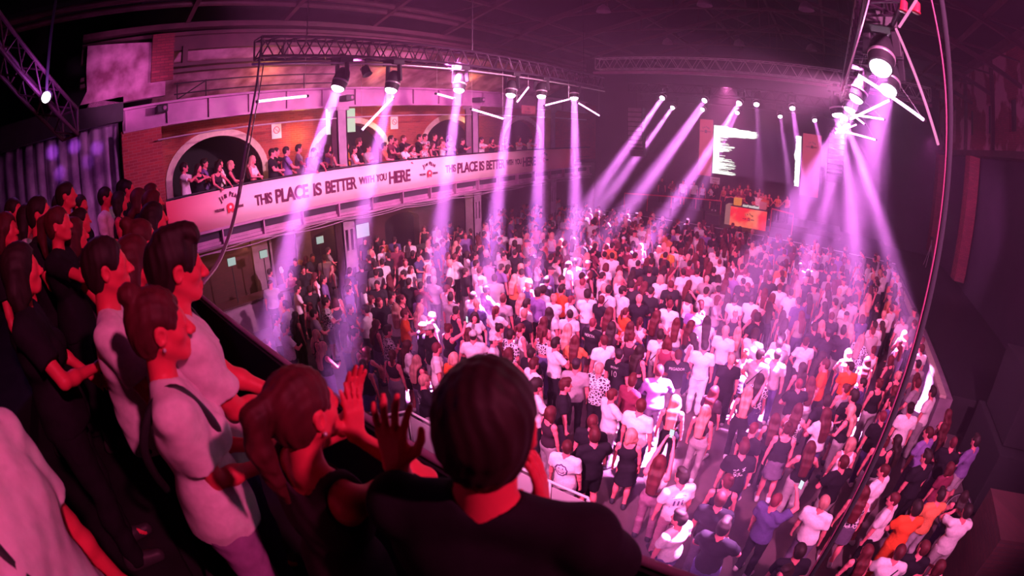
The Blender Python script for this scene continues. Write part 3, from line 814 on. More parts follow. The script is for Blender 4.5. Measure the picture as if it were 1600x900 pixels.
for i, (px, py, zz) in enumerate(((943, 18, 10.6), (1101, 8, 10.6), (1260, 15, 10.6), (1043, 68, 10.6), (1155, 70, 10.6), (1268, 78, 10.6))):
    c = on_z(px, py, zz); r = .26
    e = empty('pendant_lamp', tuple(c)); tag(e, 'unlit dome pendant under the dark roof, ' + ('one nearest the banner in the closer row', 'middle one of the closer row', 'one nearest the parapet in the closer row', 'one nearest the banner in the farther row', 'middle one of the farther row', 'one nearest the parapet in the farther row')[i], 'pendant lamp', 'dome pendants under the roof')
    MB().lathe([(.05, .3), (.09, .26), (.2, .18), (.26, .05), (.28, -.02), (.27, -.02), (.22, .1), (.06, .2)], c, (0, 0, 1), 24).build('lamp_shade', M['column'], e, smooth=True)
    MB().tube([c + Vector((0, 0, .28)), (c.x, c.y, 12.6)], .015, 6).build('lamp_stem', M['steeldark'], e)

# ------------------------------------------------------------------ parapet and things at the right
PX = 4.3
pr = empty('parapet', (PX, 11, 0)); tag(pr, 'long magenta lit parapet wall beside the dance floor, running to the stage', 'parapet')
MB().box((PX, 11.0, 0), (PX + .42, 24.4, 1.02)).build('parapet_wall', M['column'], pr)
MB().box((PX - .05, 10.95, 1.02), (PX + .16, 24.4, 1.1)).build('coping_rail', M['archtrim'], pr)
sb_ = empty('speaker_stack', (5.9, 9.2, 0)); tag(sb_, 'huge black speaker stack standing beyond the near end of the parapet', 'speaker')
MB().box((5.2, 8.0, 0), (6.9, 10.3, 1.5)).build('cabinet', M['blackmatte'], sb_, bevel=.03); MB().box((5.35, 8.3, 1.52), (6.8, 10.1, 3.0)).build('cabinet', M['blackmatte'], sb_, bevel=.03)
tp = on_z(1481, 425, 1.05); tp = Vector((min(tp.x, 7.2), tp.y, 1.05))
e = empty('camera_tripod', tuple(tp)); tag(e, 'thin tripod with small camera standing in the dark bay between brick pillars', 'tripod')
for k in range(3):
    a = 2 * PI * k / 3; MB().tube([tp + Vector((0, 0, 1.25)), tp + Vector((.4 * math.cos(a), .4 * math.sin(a), 0))], .016, 6).build('leg', M['alu'], e)
MB().tube([tp + Vector((0, 0, 1.1)), tp + Vector((0, 0, 1.5))], .018, 6).build('centre_pole', M['alu'], e)
MB().box((-.08, -.12, 1.5), (.08, .12, 1.65), c=tp).build('camera_body', M['black'], e, bevel=.01)
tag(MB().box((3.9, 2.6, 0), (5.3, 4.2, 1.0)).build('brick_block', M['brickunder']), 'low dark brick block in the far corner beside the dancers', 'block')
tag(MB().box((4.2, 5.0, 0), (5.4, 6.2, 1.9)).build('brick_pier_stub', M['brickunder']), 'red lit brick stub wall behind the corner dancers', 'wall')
wc = on_z(1495, 800, .45)
w_ = MB(); wn = (Vector((-.75, -.5, .45))).normalized(); q = Vector((0, 0, 1)).rotation_difference(wn)
def ring(R_, r_): return [wc + q @ Vector((R_ * math.cos(2 * PI * k / 40), R_ * math.sin(2 * PI * k / 40), 0)) for k in range(41)]
e = empty('bicycle_wheel', tuple(wc)); tag(e, 'thin metal spoked wheel leaning in the dark corner by the dancers', 'wheel')
MB().tube(ring(.36, 0), .016, 8, close=False).build('tyre', M['black'], e, smooth=True); MB().tube(ring(.34, 0), .009, 8, close=False).build('rim', M['alu'], e, smooth=True)
sp_ = MB()
for k in range(16): a = 2 * PI * k / 16; sp_.tube([wc, wc + q @ Vector((.34 * math.cos(a), .34 * math.sin(a), 0))], .002, 4)
sp_.build('spokes', M['alu'], e)
for i, (a, b_) in enumerate((((1515, 890), (1575, 833)), ((1518, 880), (1573, 846)))):
    tag(MB().bar(on_z(*a, .25 - .0 * i), on_z(*b_, .25), .02).build('step_nosing', M['alu']), ('thin bright metal strip on the dark corner step', 'second bright metal strip on the dark corner step, above the first')[i], 'strip')

# ------------------------------------------------------------------ balcony guard, glass railing below
gu = empty('balcony_barrier', (-4, .8, GF)); tag(gu, 'black cloth covered barrier along the front of the rear balcony', 'barrier')
MB().box((-12.6, .80, GF), (7, .84, 4.85)).build('barrier_cloth', M['blackmatte'], gu)
MB().tube([(-12.8, .83, 4.86), (7, .83, 4.86)], .016, 8).build('top_rail', M['column'], gu, smooth=True)
fp = struct(MB().box((-16, 1.05, 0), (1.5, 4.28, .48)).build('floor_low_platform', M['black']))
tag(MB().box((-16, 4.28, .40), (1.5, 4.31, .50)).build('platform_edge_strip', M['column']), 'pink lit edge strip of the low black platform under the balcony', 'strip')
glz, nt, b = newmat('frosted_glass'); b.inputs['Base Color'].default_value = (.95, .8, .88, 1); b.inputs['Roughness'].default_value = .35; b.inputs['Alpha'].default_value = .75
gl = empty('glass_railing', (-3.7, 4.25, .48)); tag(gl, 'glass panelled railing with white metal frame between balcony and dance floor', 'railing')
P = [Vector(p) for p in ((-5.85, 3.55, 0), (-5.47, 4.22, 0), (-4.9, 4.22, 0), (-4.1, 4.22, 0), (-3.3, 4.22, 0), (-2.6, 4.22, 0), (-2.0, 4.22, 0), (-1.62, 3.8, 0), (-1.62, 3.0, 0))]
fr = MB().tube([p + Vector((0, 0, 1.4)) for p in P], .022, 8)
fr.tube([p + Vector((0, 0, .56)) for p in P], .012, 6); fr.build('white_frame', M['white'], gl, smooth=True)
for p in P: MB().tube([p + Vector((0, 0, .48)), p + Vector((0, 0, 1.4))], .02, 8).build('post', M['white'], gl, smooth=True)
for a, b_ in zip(P[:-1], P[1:]):
    d = (b_ - a); MB().bar(a + d * .06 + Vector((0, 0, .95)), b_ - d * .06 + Vector((0, 0, .95)), .008, .72).build('glass_panel', glz, gl)

# ------------------------------------------------------------------ things on and under the side gallery
for i, (px, py, w_, h_, X) in enumerate(((516, 190, .35, .95, -15.2), (546, 188, .5, .9, -15.2))):
    c = on_x(px, py, X); tag(MB().box((-.02, -w_ / 2, -h_ / 2), (.02, w_ / 2, h_ / 2), c=c).build('white_sign', emit('white_sign_glow', (.85, 1, .8), .75)), ('narrow white sign, made to glow, beside the gallery column', 'wider white sign, made to glow, on the other side of the gallery column')[i], 'light box', 'white boards beside the column')  # plain white signs, their brightness added as emission
for i, (px, py) in enumerate(((432, 205), (616, 192))):
    c = on_x(px, py, WX + .03); e = empty('wall_sign', tuple(c)); tag(e, ('small white prohibition sign between the first two brick arches', 'small white prohibition sign between the second and third brick arches')[i], 'sign', 'prohibition signs on the brick wall')
    MB().box((-.01, -.2, -.27), (.01, .2, .27), c=c).build('sign_board', M['white'], e)
    MB().tube([c + Vector((.015, .12 * math.cos(t * PI / 12), .12 * math.sin(t * PI / 12) + .04)) for t in range(25)], .012, 5, close=False).build('ring_mark', M['inkred'], e)
    MB().bar(c + Vector((.016, -.08, .12)), c + Vector((.016, .08, -.04)), .012).build('slash_mark', M['inkred'], e)
c = on_x(826, 171.5, -13.2); e = empty('hanging_sign', tuple(c)); tag(e, 'small red sign with white lettering hanging below the riveted girder', 'sign')
MB().box((-.03, -.52, -.2), (.03, .52, .2), c=c).build('sign_board', emit('red_sign', (.9, .08, .2), .5), e)
for s_, z_ in (('The', .0), ('Session', -.15)): text('lettering', s_, .17, M['white'], c + Vector((.04, -.2 if s_ == 'The' else -.38, z_)), (0, 1, 0), (0, 0, 1), e)
for i, (a, b_) in enumerate((((343, 381), (385, 373)), ((510, 345), (524, 341)))):
    A, B = on_x(*a, -14.2), on_x(*b_, -14.2)
    e = empty('strip_light', tuple(A)); tag(e, ('long pale strip light under the gallery above the bar', 'short pale strip light under the gallery beside the column')[i], 'strip light', 'strip lights under the gallery')
    MB().bar(A, B, .12, .1).build('light_diffuser', emit('strip_light_glow', (1, .93, .8), .9), e)
    MB().bar(A + Vector((-.05, 0, .08)), B + Vector((-.05, 0, .08)), .14, .05).build('lamp_housing', M['dark'], e)
for i, (px, py, X) in enumerate(((362, 409, -14.6), (412, 397, -14.6), (500, 375, -14.6), (567, 360, -15))):
    c = on_x(px, py, X); e = empty('bar_monitor', tuple(c)); s_ = 1.7 if i == 3 else .8
    tag(e, ('glowing order monitor at the bar nearest the brick pier', 'glowing order monitor with greenish picture above the till', 'glowing order monitor beside the orange shirted bartender', 'big bright fridge screen with round motif behind the bar')[i], 'monitor', 'monitors at the bar')
    MB().box((-.02, -.17 * s_, -.15 * s_), (.02, .17 * s_, .15 * s_), c=c).build('screen_face', emit('monitor_glow', (.75, 1, 1), .5), e)
    MB().box((-.05, -.19 * s_, -.17 * s_), (-.02, .19 * s_, .17 * s_), c=c).build('monitor_back', M['black'], e)
    MB().tube([c + Vector((-.04, 0, -.15 * s_)), (c.x - .04, c.y, 1.08)], .02, 6).build('stand', M['black'], e)
for i, (y0_, y1_) in enumerate(((3.6, 7.4), (9.0, 13.4))):
    e = empty('bar_counter', (-14.9, y0_, 0)); tag(e, ('bar counter under the gallery closest to the brick pier', 'bar counter under the gallery past the first column')[i], 'bar counter', 'bar counters under the gallery')
    MB().box((-15.1, y0_, 0), (-14.5, y1_, 1.04)).build('counter_body', M['column'], e); MB().box((-15.15, y0_ - .05, 1.04), (-14.4, y1_ + .05, 1.1)).build('counter_top', M['steeldark'], e)
for i, p in enumerate(((-14.3, 8.6, 2.6), (-14.6, 12.4, 2.9), (-14.8, 5.2, 2.8))): light('POINT', 'bar_lamp', p, 38, (1, .36, .12), size=.15)
light('AREA', 'monitor_light', (-15.6, 14.0, 2.9), 14, (.9, .8, 1), (-14, 14, 1), size=.8)
for i, p in enumerate(((-15.6, 12.0, 6.0), (-15.7, 8.2, 6.1), (-15.7, 17.5, 6.1))): light('POINT', 'gallery_bar_lamp', p, 45, (1, .45, .12), size=.12)
for i, p in enumerate(((-14.9, 6.5, 8.0), (-14.9, 11.5, 8.0), (-14.9, 16.5, 8.0))): light('POINT', 'deck_lamp', p, 30, (1, .36, .10), size=.2)
for y_, z_, w_ in ((-.9, 6.9, 130), (-.2, 6.9, 130), (.5, 6.7, 90), (-.7, 6.3, 70), (.2, 6.4, 50)): light('SPOT', 'curtain_light', (-10.6, y_ * .9, 6.9), w_ * 4, VIO, (GX - .75, y_, z_), 9, 1, .05)
light('SPOT', 'patch_fill', (-8.5, 1.5, 6.5), 700, MAG, (GX, 1.3, 8.2), 34, .9, .1)  # unseen fill added to brighten the plaster corner

# small extra fixtures
c = on_x(572, 112, TX); e = empty('par_lamp', tuple(c)); tag(e, 'small unlit black lamp hanging between the first two lit lamps of the banner side truss', 'stage lamp')
MB().lathe([(.04, -.12), (.09, -.10), (.095, .06), (.11, .08), (.09, .08), (.05, .0)], c, (.5, .1, -.9), 18).build('lamp_body', M['black'], e, smooth=True)
MB().box((-.02, -.02, .05), (.02, .02, TZ - c.z), c=c).build('mounting_clamp', M['black'], e)
for (px, py, lb) in ((544, 153, 'black projector box on the riveted girder above the gallery column'), (750, 156, 'second black projector box farther along the riveted girder'), (1023 - 770, 170, 'black box under the riveted girder near the brick pier')):
    c = on_x(px, py, Xg + .35); e = empty('projector_box', tuple(c)); tag(e, lb, 'projector', 'black boxes along the girder')
    MB().box((-.3, -.16, -.1), (.14, .16, .1), c=c).build('box_body', M['black'], e, bevel=.02)
    MB().lathe([(.05, 0), (.06, .03), (.04, .05)], c + Vector((.14, .05, 0)), (1, 0, 0), 14).build('lens_ring', M['steel'], e, smooth=True)
c = at_r(72, 152, 6.5); e = empty('spot_lamp', tuple(c)); tag(e, 'small bright white lamp glowing in the dark upper corner above the curtain', 'stage lamp')
MB().lathe([(.05, -.2), (.08, -.16), (.085, 0)], c, (.95, -.1, -.2), 18).build('lamp_body', M['black'], e, smooth=True)
MB().lathe([(.07, .0), (.06, .02), (.01, .03)], c, (.95, -.1, -.2), 18).build('lens', emit('corner_lens', (1, .9, 1), 6), e, smooth=True)
MB().bar(c + Vector((-.1, 0, .05)), c + Vector((-.1, 0, 1.6)), .04).build('mounting_clamp', M['black'], e)
truss('lighting_truss', at_r(-60, 20, 6.2), at_r(110, 215, 7.2), .35, .35, .45, M['steeldark'], 'dark slanting lattice truss in the upper corner beside the small white lamp')
light('POINT', 'corner_glow', at_r(80, 130, 6.3), 25, VIO, size=.1)

# ------------------------------------------------------------------ people: bodies and clothes as smooth distance fields turned into meshes
def smin(a, b, k):
    h = np.clip(.5 + .5 * (b - a) / k, 0, 1)
    return b + (a - b) * h - k * h * (1 - h)


class Field:
    def __init__(s, lo, hi, vox):
        s.lo = np.array(lo, np.float32); s.vox = vox
        n = np.ceil((np.array(hi) - lo) / vox).astype(int) + 1
        s.ax = [(s.lo[i] + vox * np.arange(n[i])).astype(np.float32) for i in range(3)]
        s.d = np.full(n, .5, np.float32)

    def sub(s, lo, hi):
        sl = []
        for i in range(3):
            a = int(max(0, math.floor((lo[i] - s.lo[i]) / s.vox))); b = int(min(len(s.ax[i]), math.ceil((hi[i] - s.lo[i]) / s.vox) + 1))
            sl.append(slice(a, max(a, b)))
        return tuple(sl), s.ax[0][sl[0]][:, None, None], s.ax[1][sl[1]][None, :, None], s.ax[2][sl[2]][None, None, :]

    def put(s, sl, d, k, op):
        if d.size == 0: return
        c = s.d[sl]
        if op == 'u': s.d[sl] = smin(c, d, k) if k else np.minimum(c, d)
        elif op == 's': s.d[sl] = -smin(-c, d, k or 1e-4)

    def cone(s, a, b, ra, rb, k=.02, op='u', flat=1.0, fd=(0, 1, 0)):
        """tapered capsule; flat > 1 squashes it along fd"""
        a, b = np.array(a, np.float32), np.array(b, np.float32); m = max(ra, rb) + k + 2 * s.vox
        sl, X, Y, Z = s.sub(np.minimum(a, b) - m, np.maximum(a, b) + m)
        ab = b - a; L2 = float(ab @ ab) + 1e-9
        t = np.clip(((X - a[0]) * ab[0] + (Y - a[1]) * ab[1] + (Z - a[2]) * ab[2]) / L2, 0, 1)
        dx = X - a[0] - t * ab[0]; dy = Y - a[1] - t * ab[1]; dz = Z - a[2] - t * ab[2]
        q = dx * dx + dy * dy + dz * dz
        if flat != 1:
            e = dx * fd[0] + dy * fd[1] + dz * fd[2]; q = q + e * e * (flat * flat - 1)
            r = ra + (rb - ra) * t; d = (np.sqrt(q) - r) / (1 + (flat - 1) * .45)
        else: d = np.sqrt(q) - (ra + (rb - ra) * t)
        s.put(sl, d, k, op)

    def ell(s, c, r, k=.02, op='u', R=None):
        c = np.array(c, np.float32); m = max(r) + k + 2 * s.vox
        sl, X, Y, Z = s.sub(c - m, c + m)
        dx, dy, dz = X - c[0], Y - c[1], Z - c[2]
        if R is not None:
            R = np.array(R); dx, dy, dz = [R[0, i] * dx + R[1, i] * dy + R[2, i] * dz for i in range(3)]
        k0 = np.sqrt((dx / r[0]) ** 2 + (dy / r[1]) ** 2 + (dz / r[2]) ** 2)
        k1 = np.sqrt((dx / r[0] ** 2) ** 2 + (dy / r[1] ** 2) ** 2 + (dz / r[2] ** 2) ** 2) + 1e-9
        s.put(sl, k0 * (k0 - 1) / k1, k, op)

    def cut(s, p, n, k=.004, box=None):
        """removes what lies on the side n points to"""
        sl, X, Y, Z = s.sub(*(box or (s.lo, s.lo + 99)))
        n = np.array(n, float); n = n / np.linalg.norm(n)
        d = -((X - p[0]) * n[0] + (Y - p[1]) * n[1] + (Z - p[2]) * n[2])
        s.put(sl, d + 0 * s.d[sl], k, 's')

    def folds(s, amp, seed, freq=1.0, zs=(0, 9)):
        X, Y, Z = s.ax[0][:, None, None], s.ax[1][None, :, None], s.ax[2][None, None, :]
        r = np.random.RandomState(seed); o = 0
        for i in range(4):
            f = freq * (22 + 16 * i); a = r.uniform(-1, 1, 3); a[2] *= 1.3; ph = r.uniform(0, 6)
            o = o + np.sin(f * (a[0] * X + a[1] * Y + a[2] * Z) + ph + 2.2 * np.sin(7 * Z + 5 * X + i)) / (1 + i * .5)
        s.d += (amp * o).astype(np.float32)

    def mesh(s, name):
        d = s.d; n = d.shape; ins = d < 0
        idx = -np.ones([k - 1 for k in n], np.int32)
        c = np.zeros([k - 1 for k in n], np.int8)
        for i in (0, 1):
            for j in (0, 1):
                for l in (0, 1): c += ins[i:n[0] - 1 + i, j:n[1] - 1 + j, l:n[2] - 1 + l]
        cells = np.argwhere((c > 0) & (c < 8)); 
        if len(cells) == 0: return None
        idx[cells[:, 0], cells[:, 1], cells[:, 2]] = np.arange(len(cells))
        acc = np.zeros((len(cells), 3)); w = np.zeros(len(cells))
        cr = [(i, j, l) for i in (0, 1) for j in (0, 1) for l in (0, 1)]
        for a in cr:
            for ax in range(3):
                if a[ax]: continue
                b = list(a); b[ax] = 1
                da = d[cells[:, 0] + a[0], cells[:, 1] + a[1], cells[:, 2] + a[2]]; db = d[cells[:, 0] + b[0], cells[:, 1] + b[1], cells[:, 2] + b[2]]
                m = (da < 0) != (db < 0); t = np.where(m, da / (da - db + 1e-12), 0)
                p = np.array(a, float)[None] + t[:, None] * (np.array(b) - np.array(a))[None]
                acc[m] += p[m]; w[m] += 1
        V = (cells + acc / w[:, None]) * s.vox + s.lo
        F = []
        for ax in range(3):
            u, v = (ax + 1) % 3, (ax + 2) % 3
            sl0 = [slice(None)] * 3; sl1 = [slice(None)] * 3; sl0[ax] = slice(0, -1); sl1[ax] = slice(1, None)
            ch = ins[tuple(sl0)] != ins[tuple(sl1)]; e = np.argwhere(ch)
            e = e[(e[:, u] > 0) & (e[:, v] > 0) & (e[:, u] < n[u] - 1) & (e[:, v] < n[v] - 1)]
            fl = ins[e[:, 0], e[:, 1], e[:, 2]]
            q = []
            for du, dv in ((-1, -1), (0, -1), (0, 0), (-1, 0)):
                g = e.copy(); g[:, u] += du; g[:, v] += dv; q.append(idx[g[:, 0], g[:, 1], g[:, 2]])
            q = np.stack(q, 1); q[~fl] = q[~fl][:, ::-1]; F.append(q)
        F = np.concatenate(F); F = F[(F >= 0).all(1)]
        me = bpy.data.meshes.new(name)
        me.vertices.add(len(V)); me.vertices.foreach_set('co', V.astype(np.float32).ravel())
        me.loops.add(F.size); me.loops.foreach_set('vertex_index', F.astype(np.int32).ravel())
        me.polygons.add(len(F)); me.polygons.foreach_set('loop_start', np.arange(0, F.size, 4, dtype=np.int32)); me.polygons.foreach_set('use_smooth', [True] * len(F))
        me.update(calc_edges=True)
        return me


def V3(*a): return np.array(a, float)


def rotx(v, a): c, s_ = math.cos(a), math.sin(a); return V3(v[0], v[1] * c - v[2] * s_, v[1] * s_ + v[2] * c)


def elbow_of(sh, wr, la, lb, out):
    """elbow position for given shoulder and wrist; out: direction the elbow points to"""
    d = wr - sh; L = np.linalg.norm(d); L_ = min(L, (la + lb) * .999); d = d / L; wr = sh + d * L_
    x = (la * la - lb * lb + L_ * L_) / (2 * L_); h = math.sqrt(max(0, la * la - x * x))
    o = np.array(out, float); o = o - d * (o @ d); o /= np.linalg.norm(o) + 1e-9
    return sh + d * x + o * h, wr


class Pose:
    """standing figure facing +y, feet at z = 0, natural size 1.75 m (m) or 1.66 m (w)"""
    def __init__(s, sex='m', lean=0, twist=0, hand_l=None, hand_r=None, out_l=(-1, -.4, -.3), out_r=(1, -.4, -.3), step=0, nod=0, turn=0, hip=0):
        k = 1.0 if sex == 'm' else .95
        s.k = k; s.sex = sex
        sw = .185 if sex == 'm' else .158
        s.pel = V3(hip, 0, .94) * V3(1, 1, k)
        s.hips = [V3(-.088 + hip, 0, .90) * V3(1, 1, k), V3(.088 + hip, 0, .90) * V3(1, 1, k)]
        s.knee = [V3(-.10 + hip * .6, .02 + step * .5, .50) * V3(1, 1, k), V3(.10 + hip * .6, .02 - step * .25, .50) * V3(1, 1, k)]
        s.ank = [V3(-.11, -.02 + step, .085), V3(.11, -.02 - step, .085)]
        tw = lambda v: V3(v[0] * math.cos(twist) - v[1] * math.sin(twist), v[0] * math.sin(twist) + v[1] * math.cos(twist), v[2])
        P = lambda x, y, z: tw(V3(x + hip * .5, y + lean * (z - .95), z) * V3(1, 1, k))
        s.waist = P(0, 0, 1.08); s.chest = P(0, -.005, 1.29); s.neck = P(0, -.02, 1.46)
        s.sh = [P(-sw, -.015, 1.405), P(sw, -.015, 1.405)]
        s.head = P(0, .018, 1.625)
        s.la, s.lb = .285 * k, .25 * k
        df = [V3(-sw - .07, .05, .86), V3(sw + .07, .05, .86)]
        s.wr = []; s.el = []
        for i, (h, o) in enumerate(((hand_l, out_l), (hand_r, out_r))):
            w = tw(np.array(h, float) * V3(1, 1, k)) if h is not None else tw((df[i] + V3(hip * .5, lean * 0, 0)) * V3(1, 1, k))
            e, w = elbow_of(s.sh[i], w, s.la, s.lb, tw(np.array(o, float))); s.el.append(e); s.wr.append(w)
        s.twist = twist
        a = twist + turn
        Rz = np.array([[math.cos(a), -math.sin(a), 0], [math.sin(a), math.cos(a), 0], [0, 0, 1]])
        Rx = np.array([[1, 0, 0], [0, math.cos(nod), -math.sin(nod)], [0, math.sin(nod), math.cos(nod)]])
        s.HR = Rz @ Rx
        s.hs = k * (1.0 if sex == 'm' else .99)

    def H(s, x, y, z): return s.head + s.HR @ (V3(x, y, z) * s.hs)


def head_field(F, P, fine, neck_r):
    H = P.H; h = P.hs; R = P.HR
    F.ell(H(0, -.014, .032), (.073 * h, .094 * h, .088 * h), .02, R=R)
    F.ell(H(0, .022, -.028), (.060 * h, .068 * h, .082 * h), .03, R=R)
    F.ell(H(0, .066, -.088), (.030 * h, .026 * h, .022 * h), .02, R=R)
    for q in (-1, 1):
        F.cone(H(q * .054, .0, -.045), H(q * .022, .062, -.092), .018 * h, .016 * h, .02)
        F.ell(H(q * .038, .056, -.022), (.024 * h, .024 * h, .022 * h), .015, R=R)
        F.ell(H(q * .078, -.004, -.004), (.010 * h, .021 * h, .032 * h), .006, R=R)
    F.cone(H(-.03, .076, .026), H(.03, .076, .026), .012 * h, .012 * h, .015)
    F.cone(H(0, .086, .014), H(0, .110, -.026), .009 * h, .0135 * h, .01)
    if fine:
        for q in (-1, 1):
            F.ell(H(q * .012, .100, -.031), (.009, .010, .008), .004, R=R)
            F.ell(H(q * .031, .098, .006), (.017, .012, .012), .008, 's', R=R)
            F.ell(H(q * .031, .076, .006), (.014, .014, .0125), .002, R=R)
            F.cone(H(q * .046, .073, .015), H(q * .016, .084, .014), .0045, .0045, .004)
            F.ell(H(q * .083, .002, -.004), (.006, .011, .018), .003, 's', R=R)
        F.cone(H(-.021, .084, -.058), H(.021, .084, -.058), .006, .006, .006); F.cone(H(-.012, .090, -.056), H(.012, .090, -.056), .006, .006, .005)
        F.cone(H(-.015, .086, -.069), H(.015, .086, -.069), .0075, .0075, .005)
        F.cone(H(-.022, .096, -.0635), H(.022, .096, -.0635), .0022, .0022, .002, 's')
    F.cone(H(0, -.02, -.045), P.neck + V3(0, 0, -.02), neck_r, neck_r * 1.08, .025)


def hand_field(F, w, e, vox, palm=(0, 1, 0), curl=.5, spread=.12, thumb=1, scale=1.0, aim=None):
    """palm, four unequal bent fingers and a thumb at the side of the palm"""
    d = (w - e) if aim is None else np.array(aim, float); d = d / np.linalg.norm(d)
    n = np.array(palm, float); n = n - d * (n @ d); n /= np.linalg.norm(n) + 1e-9
    x = np.cross(d, n)
    s_ = scale
    if vox > .012:
        F.cone(w, w + d * .06 * s_ + n * .004, .026 * s_, .034 * s_, .01, flat=1.5, fd=n)
        F.cone(w + d * .07 * s_, w + d * .115 * s_ + n * (.05 * curl + .01), .030 * s_, .020 * s_, .01, flat=1.6, fd=n)
        F.cone(w + d * .02 * s_ + x * (thumb * .02), w + d * .06 * s_ + x * (thumb * .05) + n * .02, .014 * s_, .012 * s_, .008)
        return
    for i, o in enumerate((-.027, -.009, .009, .026)):
        F.cone(w + x * (o * .6 * s_), w + d * .078 * s_ + x * (o * s_), .015 * s_, .0115 * s_, .012)
    F.cone(w + d * .02 * s_ + x * (thumb * .012), w + d * .05 * s_ + x * (thumb * .02) + n * .008, .017 * s_, .014 * s_, .012)
    L = [(.036, .022, .018), (.042, .027, .02), (.039, .025, .019), (.03, .019, .016)]
    if thumb < 0: L = L[::-1]
    L = L[::-1]
    for i, o in enumerate((-.027, -.009, .009, .026)):
        p = w + d * (.080 - abs(o) * .18) * s_ + x * (o * s_); a = curl * .5; dd = d + x * (o / .027 * spread)
        dd /= np.linalg.norm(dd)
        for j, l in enumerate(L[i]):
            q = p + (dd * math.cos(a) + n * math.sin(a)) * l * s_
            F.cone(p, q, (.0095 - .0008 * j) * s_, (.0088 - .0009 * j) * s_, .0035)
            p = q; a += curl * (.75 if j == 0 else .6)
    p = w + d * .022 * s_ + x * (thumb * .022 * s_); q = p + (d * .55 + x * thumb * .75 + n * .35) * .036 * s_; r = q + (d * .85 + x * thumb * .3 + n * .35) * .03 * s_; t = r + (d * .95 + n * .25) * .022 * s_
    F.cone(p, q, .0135 * s_, .0115 * s_, .008); F.cone(q, r, .0112 * s_, .0098 * s_, .003); F.cone(r, t, .0098 * s_, .008 * s_, .003)


def torso_field(F, P, inf=0.0, arms=1.0, k=.03, loose=0.0):
    m = P.sex == 'm'; fd = (-math.sin(P.twist), math.cos(P.twist), 0)
    c, w, pe, n = P.chest, P.waist, P.pel, P.neck
    x = V3(math.cos(P.twist), math.sin(P.twist), 0); y = V3(*fd)
    sw = np.linalg.norm(P.sh[1] - P.sh[0]) / 2
    F.cone(c - x * (sw * .42), c + x * (sw * .42), .118 + inf - (.0 if m else .015), .118 + inf - (.0 if m else .015), k, flat=1.22, fd=fd)
    F.cone(c + V3(0, 0, .06) - x * (sw * .5), c + V3(0, 0, .06) + x * (sw * .5), .09 + inf, .09 + inf, k, flat=1.15, fd=fd)
    F.cone(c - V3(0, 0, .03), w, .135 + inf + loose, (.128 if m else .105) + inf + loose, k, flat=1.3, fd=fd)
    F.cone(w, pe, (.130 if m else .112) + inf + loose, (.150 if m else .155) + inf + loose, k, flat=1.3, fd=fd)
    for i in (0, 1):
        F.cone(n - V3(0, 0, .01) + x * ((i * 2 - 1) * .035), P.sh[i] + V3(0, 0, .008), .042 + inf * .8, .048 + inf, k)
    if m:
        for q in (-1, 1): F.ell(c + x * q * .075 + y * .055 + V3(0, 0, .02), (.075 + inf, .045 + inf, .06 + inf), k)
    else:
        for q in (-1, 1): F.ell(c + x * q * .062 + y * .085 + V3(0, 0, -.03), (.056 + inf, .052 + inf, .056 + inf), k * .7)


def arm_field(F, P, i, inf=0.0, t=2.0, k=.025):
    m = 1.0 if P.sex == 'm' else .82
    a, e, w = P.sh[i], P.el[i], P.wr[i]
    if t >= 1:
        F.cone(a, e, .050 * m + inf, .040 * m + inf, k); F.ell(a * .6 + e * .4, (.048 * m + inf,) * 3, k)
        if t >= 2: F.cone(e, w, .039 * m + inf, .026 * m + inf, .012); F.ell(e * .72 + w * .28, (.041 * m + inf,) * 3, .02)
        elif t > 1: F.cone(e, e + (w - e) * (t - 1), .040 * m + inf, .033 * m + inf, .012)
    else: F.cone(a, a + (e - a) * t, .056 * m + inf, .052 * m + inf * 1.5, k)


def leg_field(F, P, i, inf=0.0, t=2.0, k=.02):
    h, kn, a = P.hips[i], P.knee[i], P.ank[i]
    m = 1.0 if P.sex == 'm' else .96
    F.cone(h, kn, .088 * m + inf, .057 * m + inf, .03)
    if t >= 2:
        F.cone(kn, a, .054 * m + inf, .036 * m + inf, k); c = kn * .68 + a * .32; F.ell(c + V3(0, -.018, 0), (.054 * m + inf, .056 * m + inf, .11), .03)
    elif t > 1: F.cone(kn, kn + (a - kn) * (t - 1), .058 * m + inf, .058 * m + inf, k)


def bounds(P, pad=.16):
    pts = np.array([P.head, P.head + V3(0, 0, .08), P.neck, *P.sh, *P.el, *P.wr, *P.hips, *P.knee, *P.ank])
    lo = pts.min(0) - pad; hi = pts.max(0) + pad; lo[2] = -.03
    lo[:2] = np.minimum(lo[:2], (-.36, -.27)); hi[:2] = np.maximum(hi[:2], (.36, .27))
    return lo, hi


def make_body(P, vox, hands=None, name='person', fine=None):
    lo, hi = bounds(P); F = Field(lo, hi, vox)
    fine = vox < .012 if fine is None else fine
    torso_field(F, P, -.006)
    for i in (0, 1):
        arm_field(F, P, i); leg_field(F, P, i)
        F.cone(P.ank[i], P.ank[i] + V3(0, .13, -.05), .035, .03, .02)
        hk = dict(palm=(1 - 2 * i, .2, 0), thumb=(-1 if i == 0 else 1), scale=1 if P.sex == 'm' else .9)
        if hands and hands[i]: hk.update(hands[i])
        hand_field(F, P.wr[i], P.el[i], vox, **hk)
    head_field(F, P, fine, .055 if P.sex == 'm' else .046)
    return F.mesh(name)


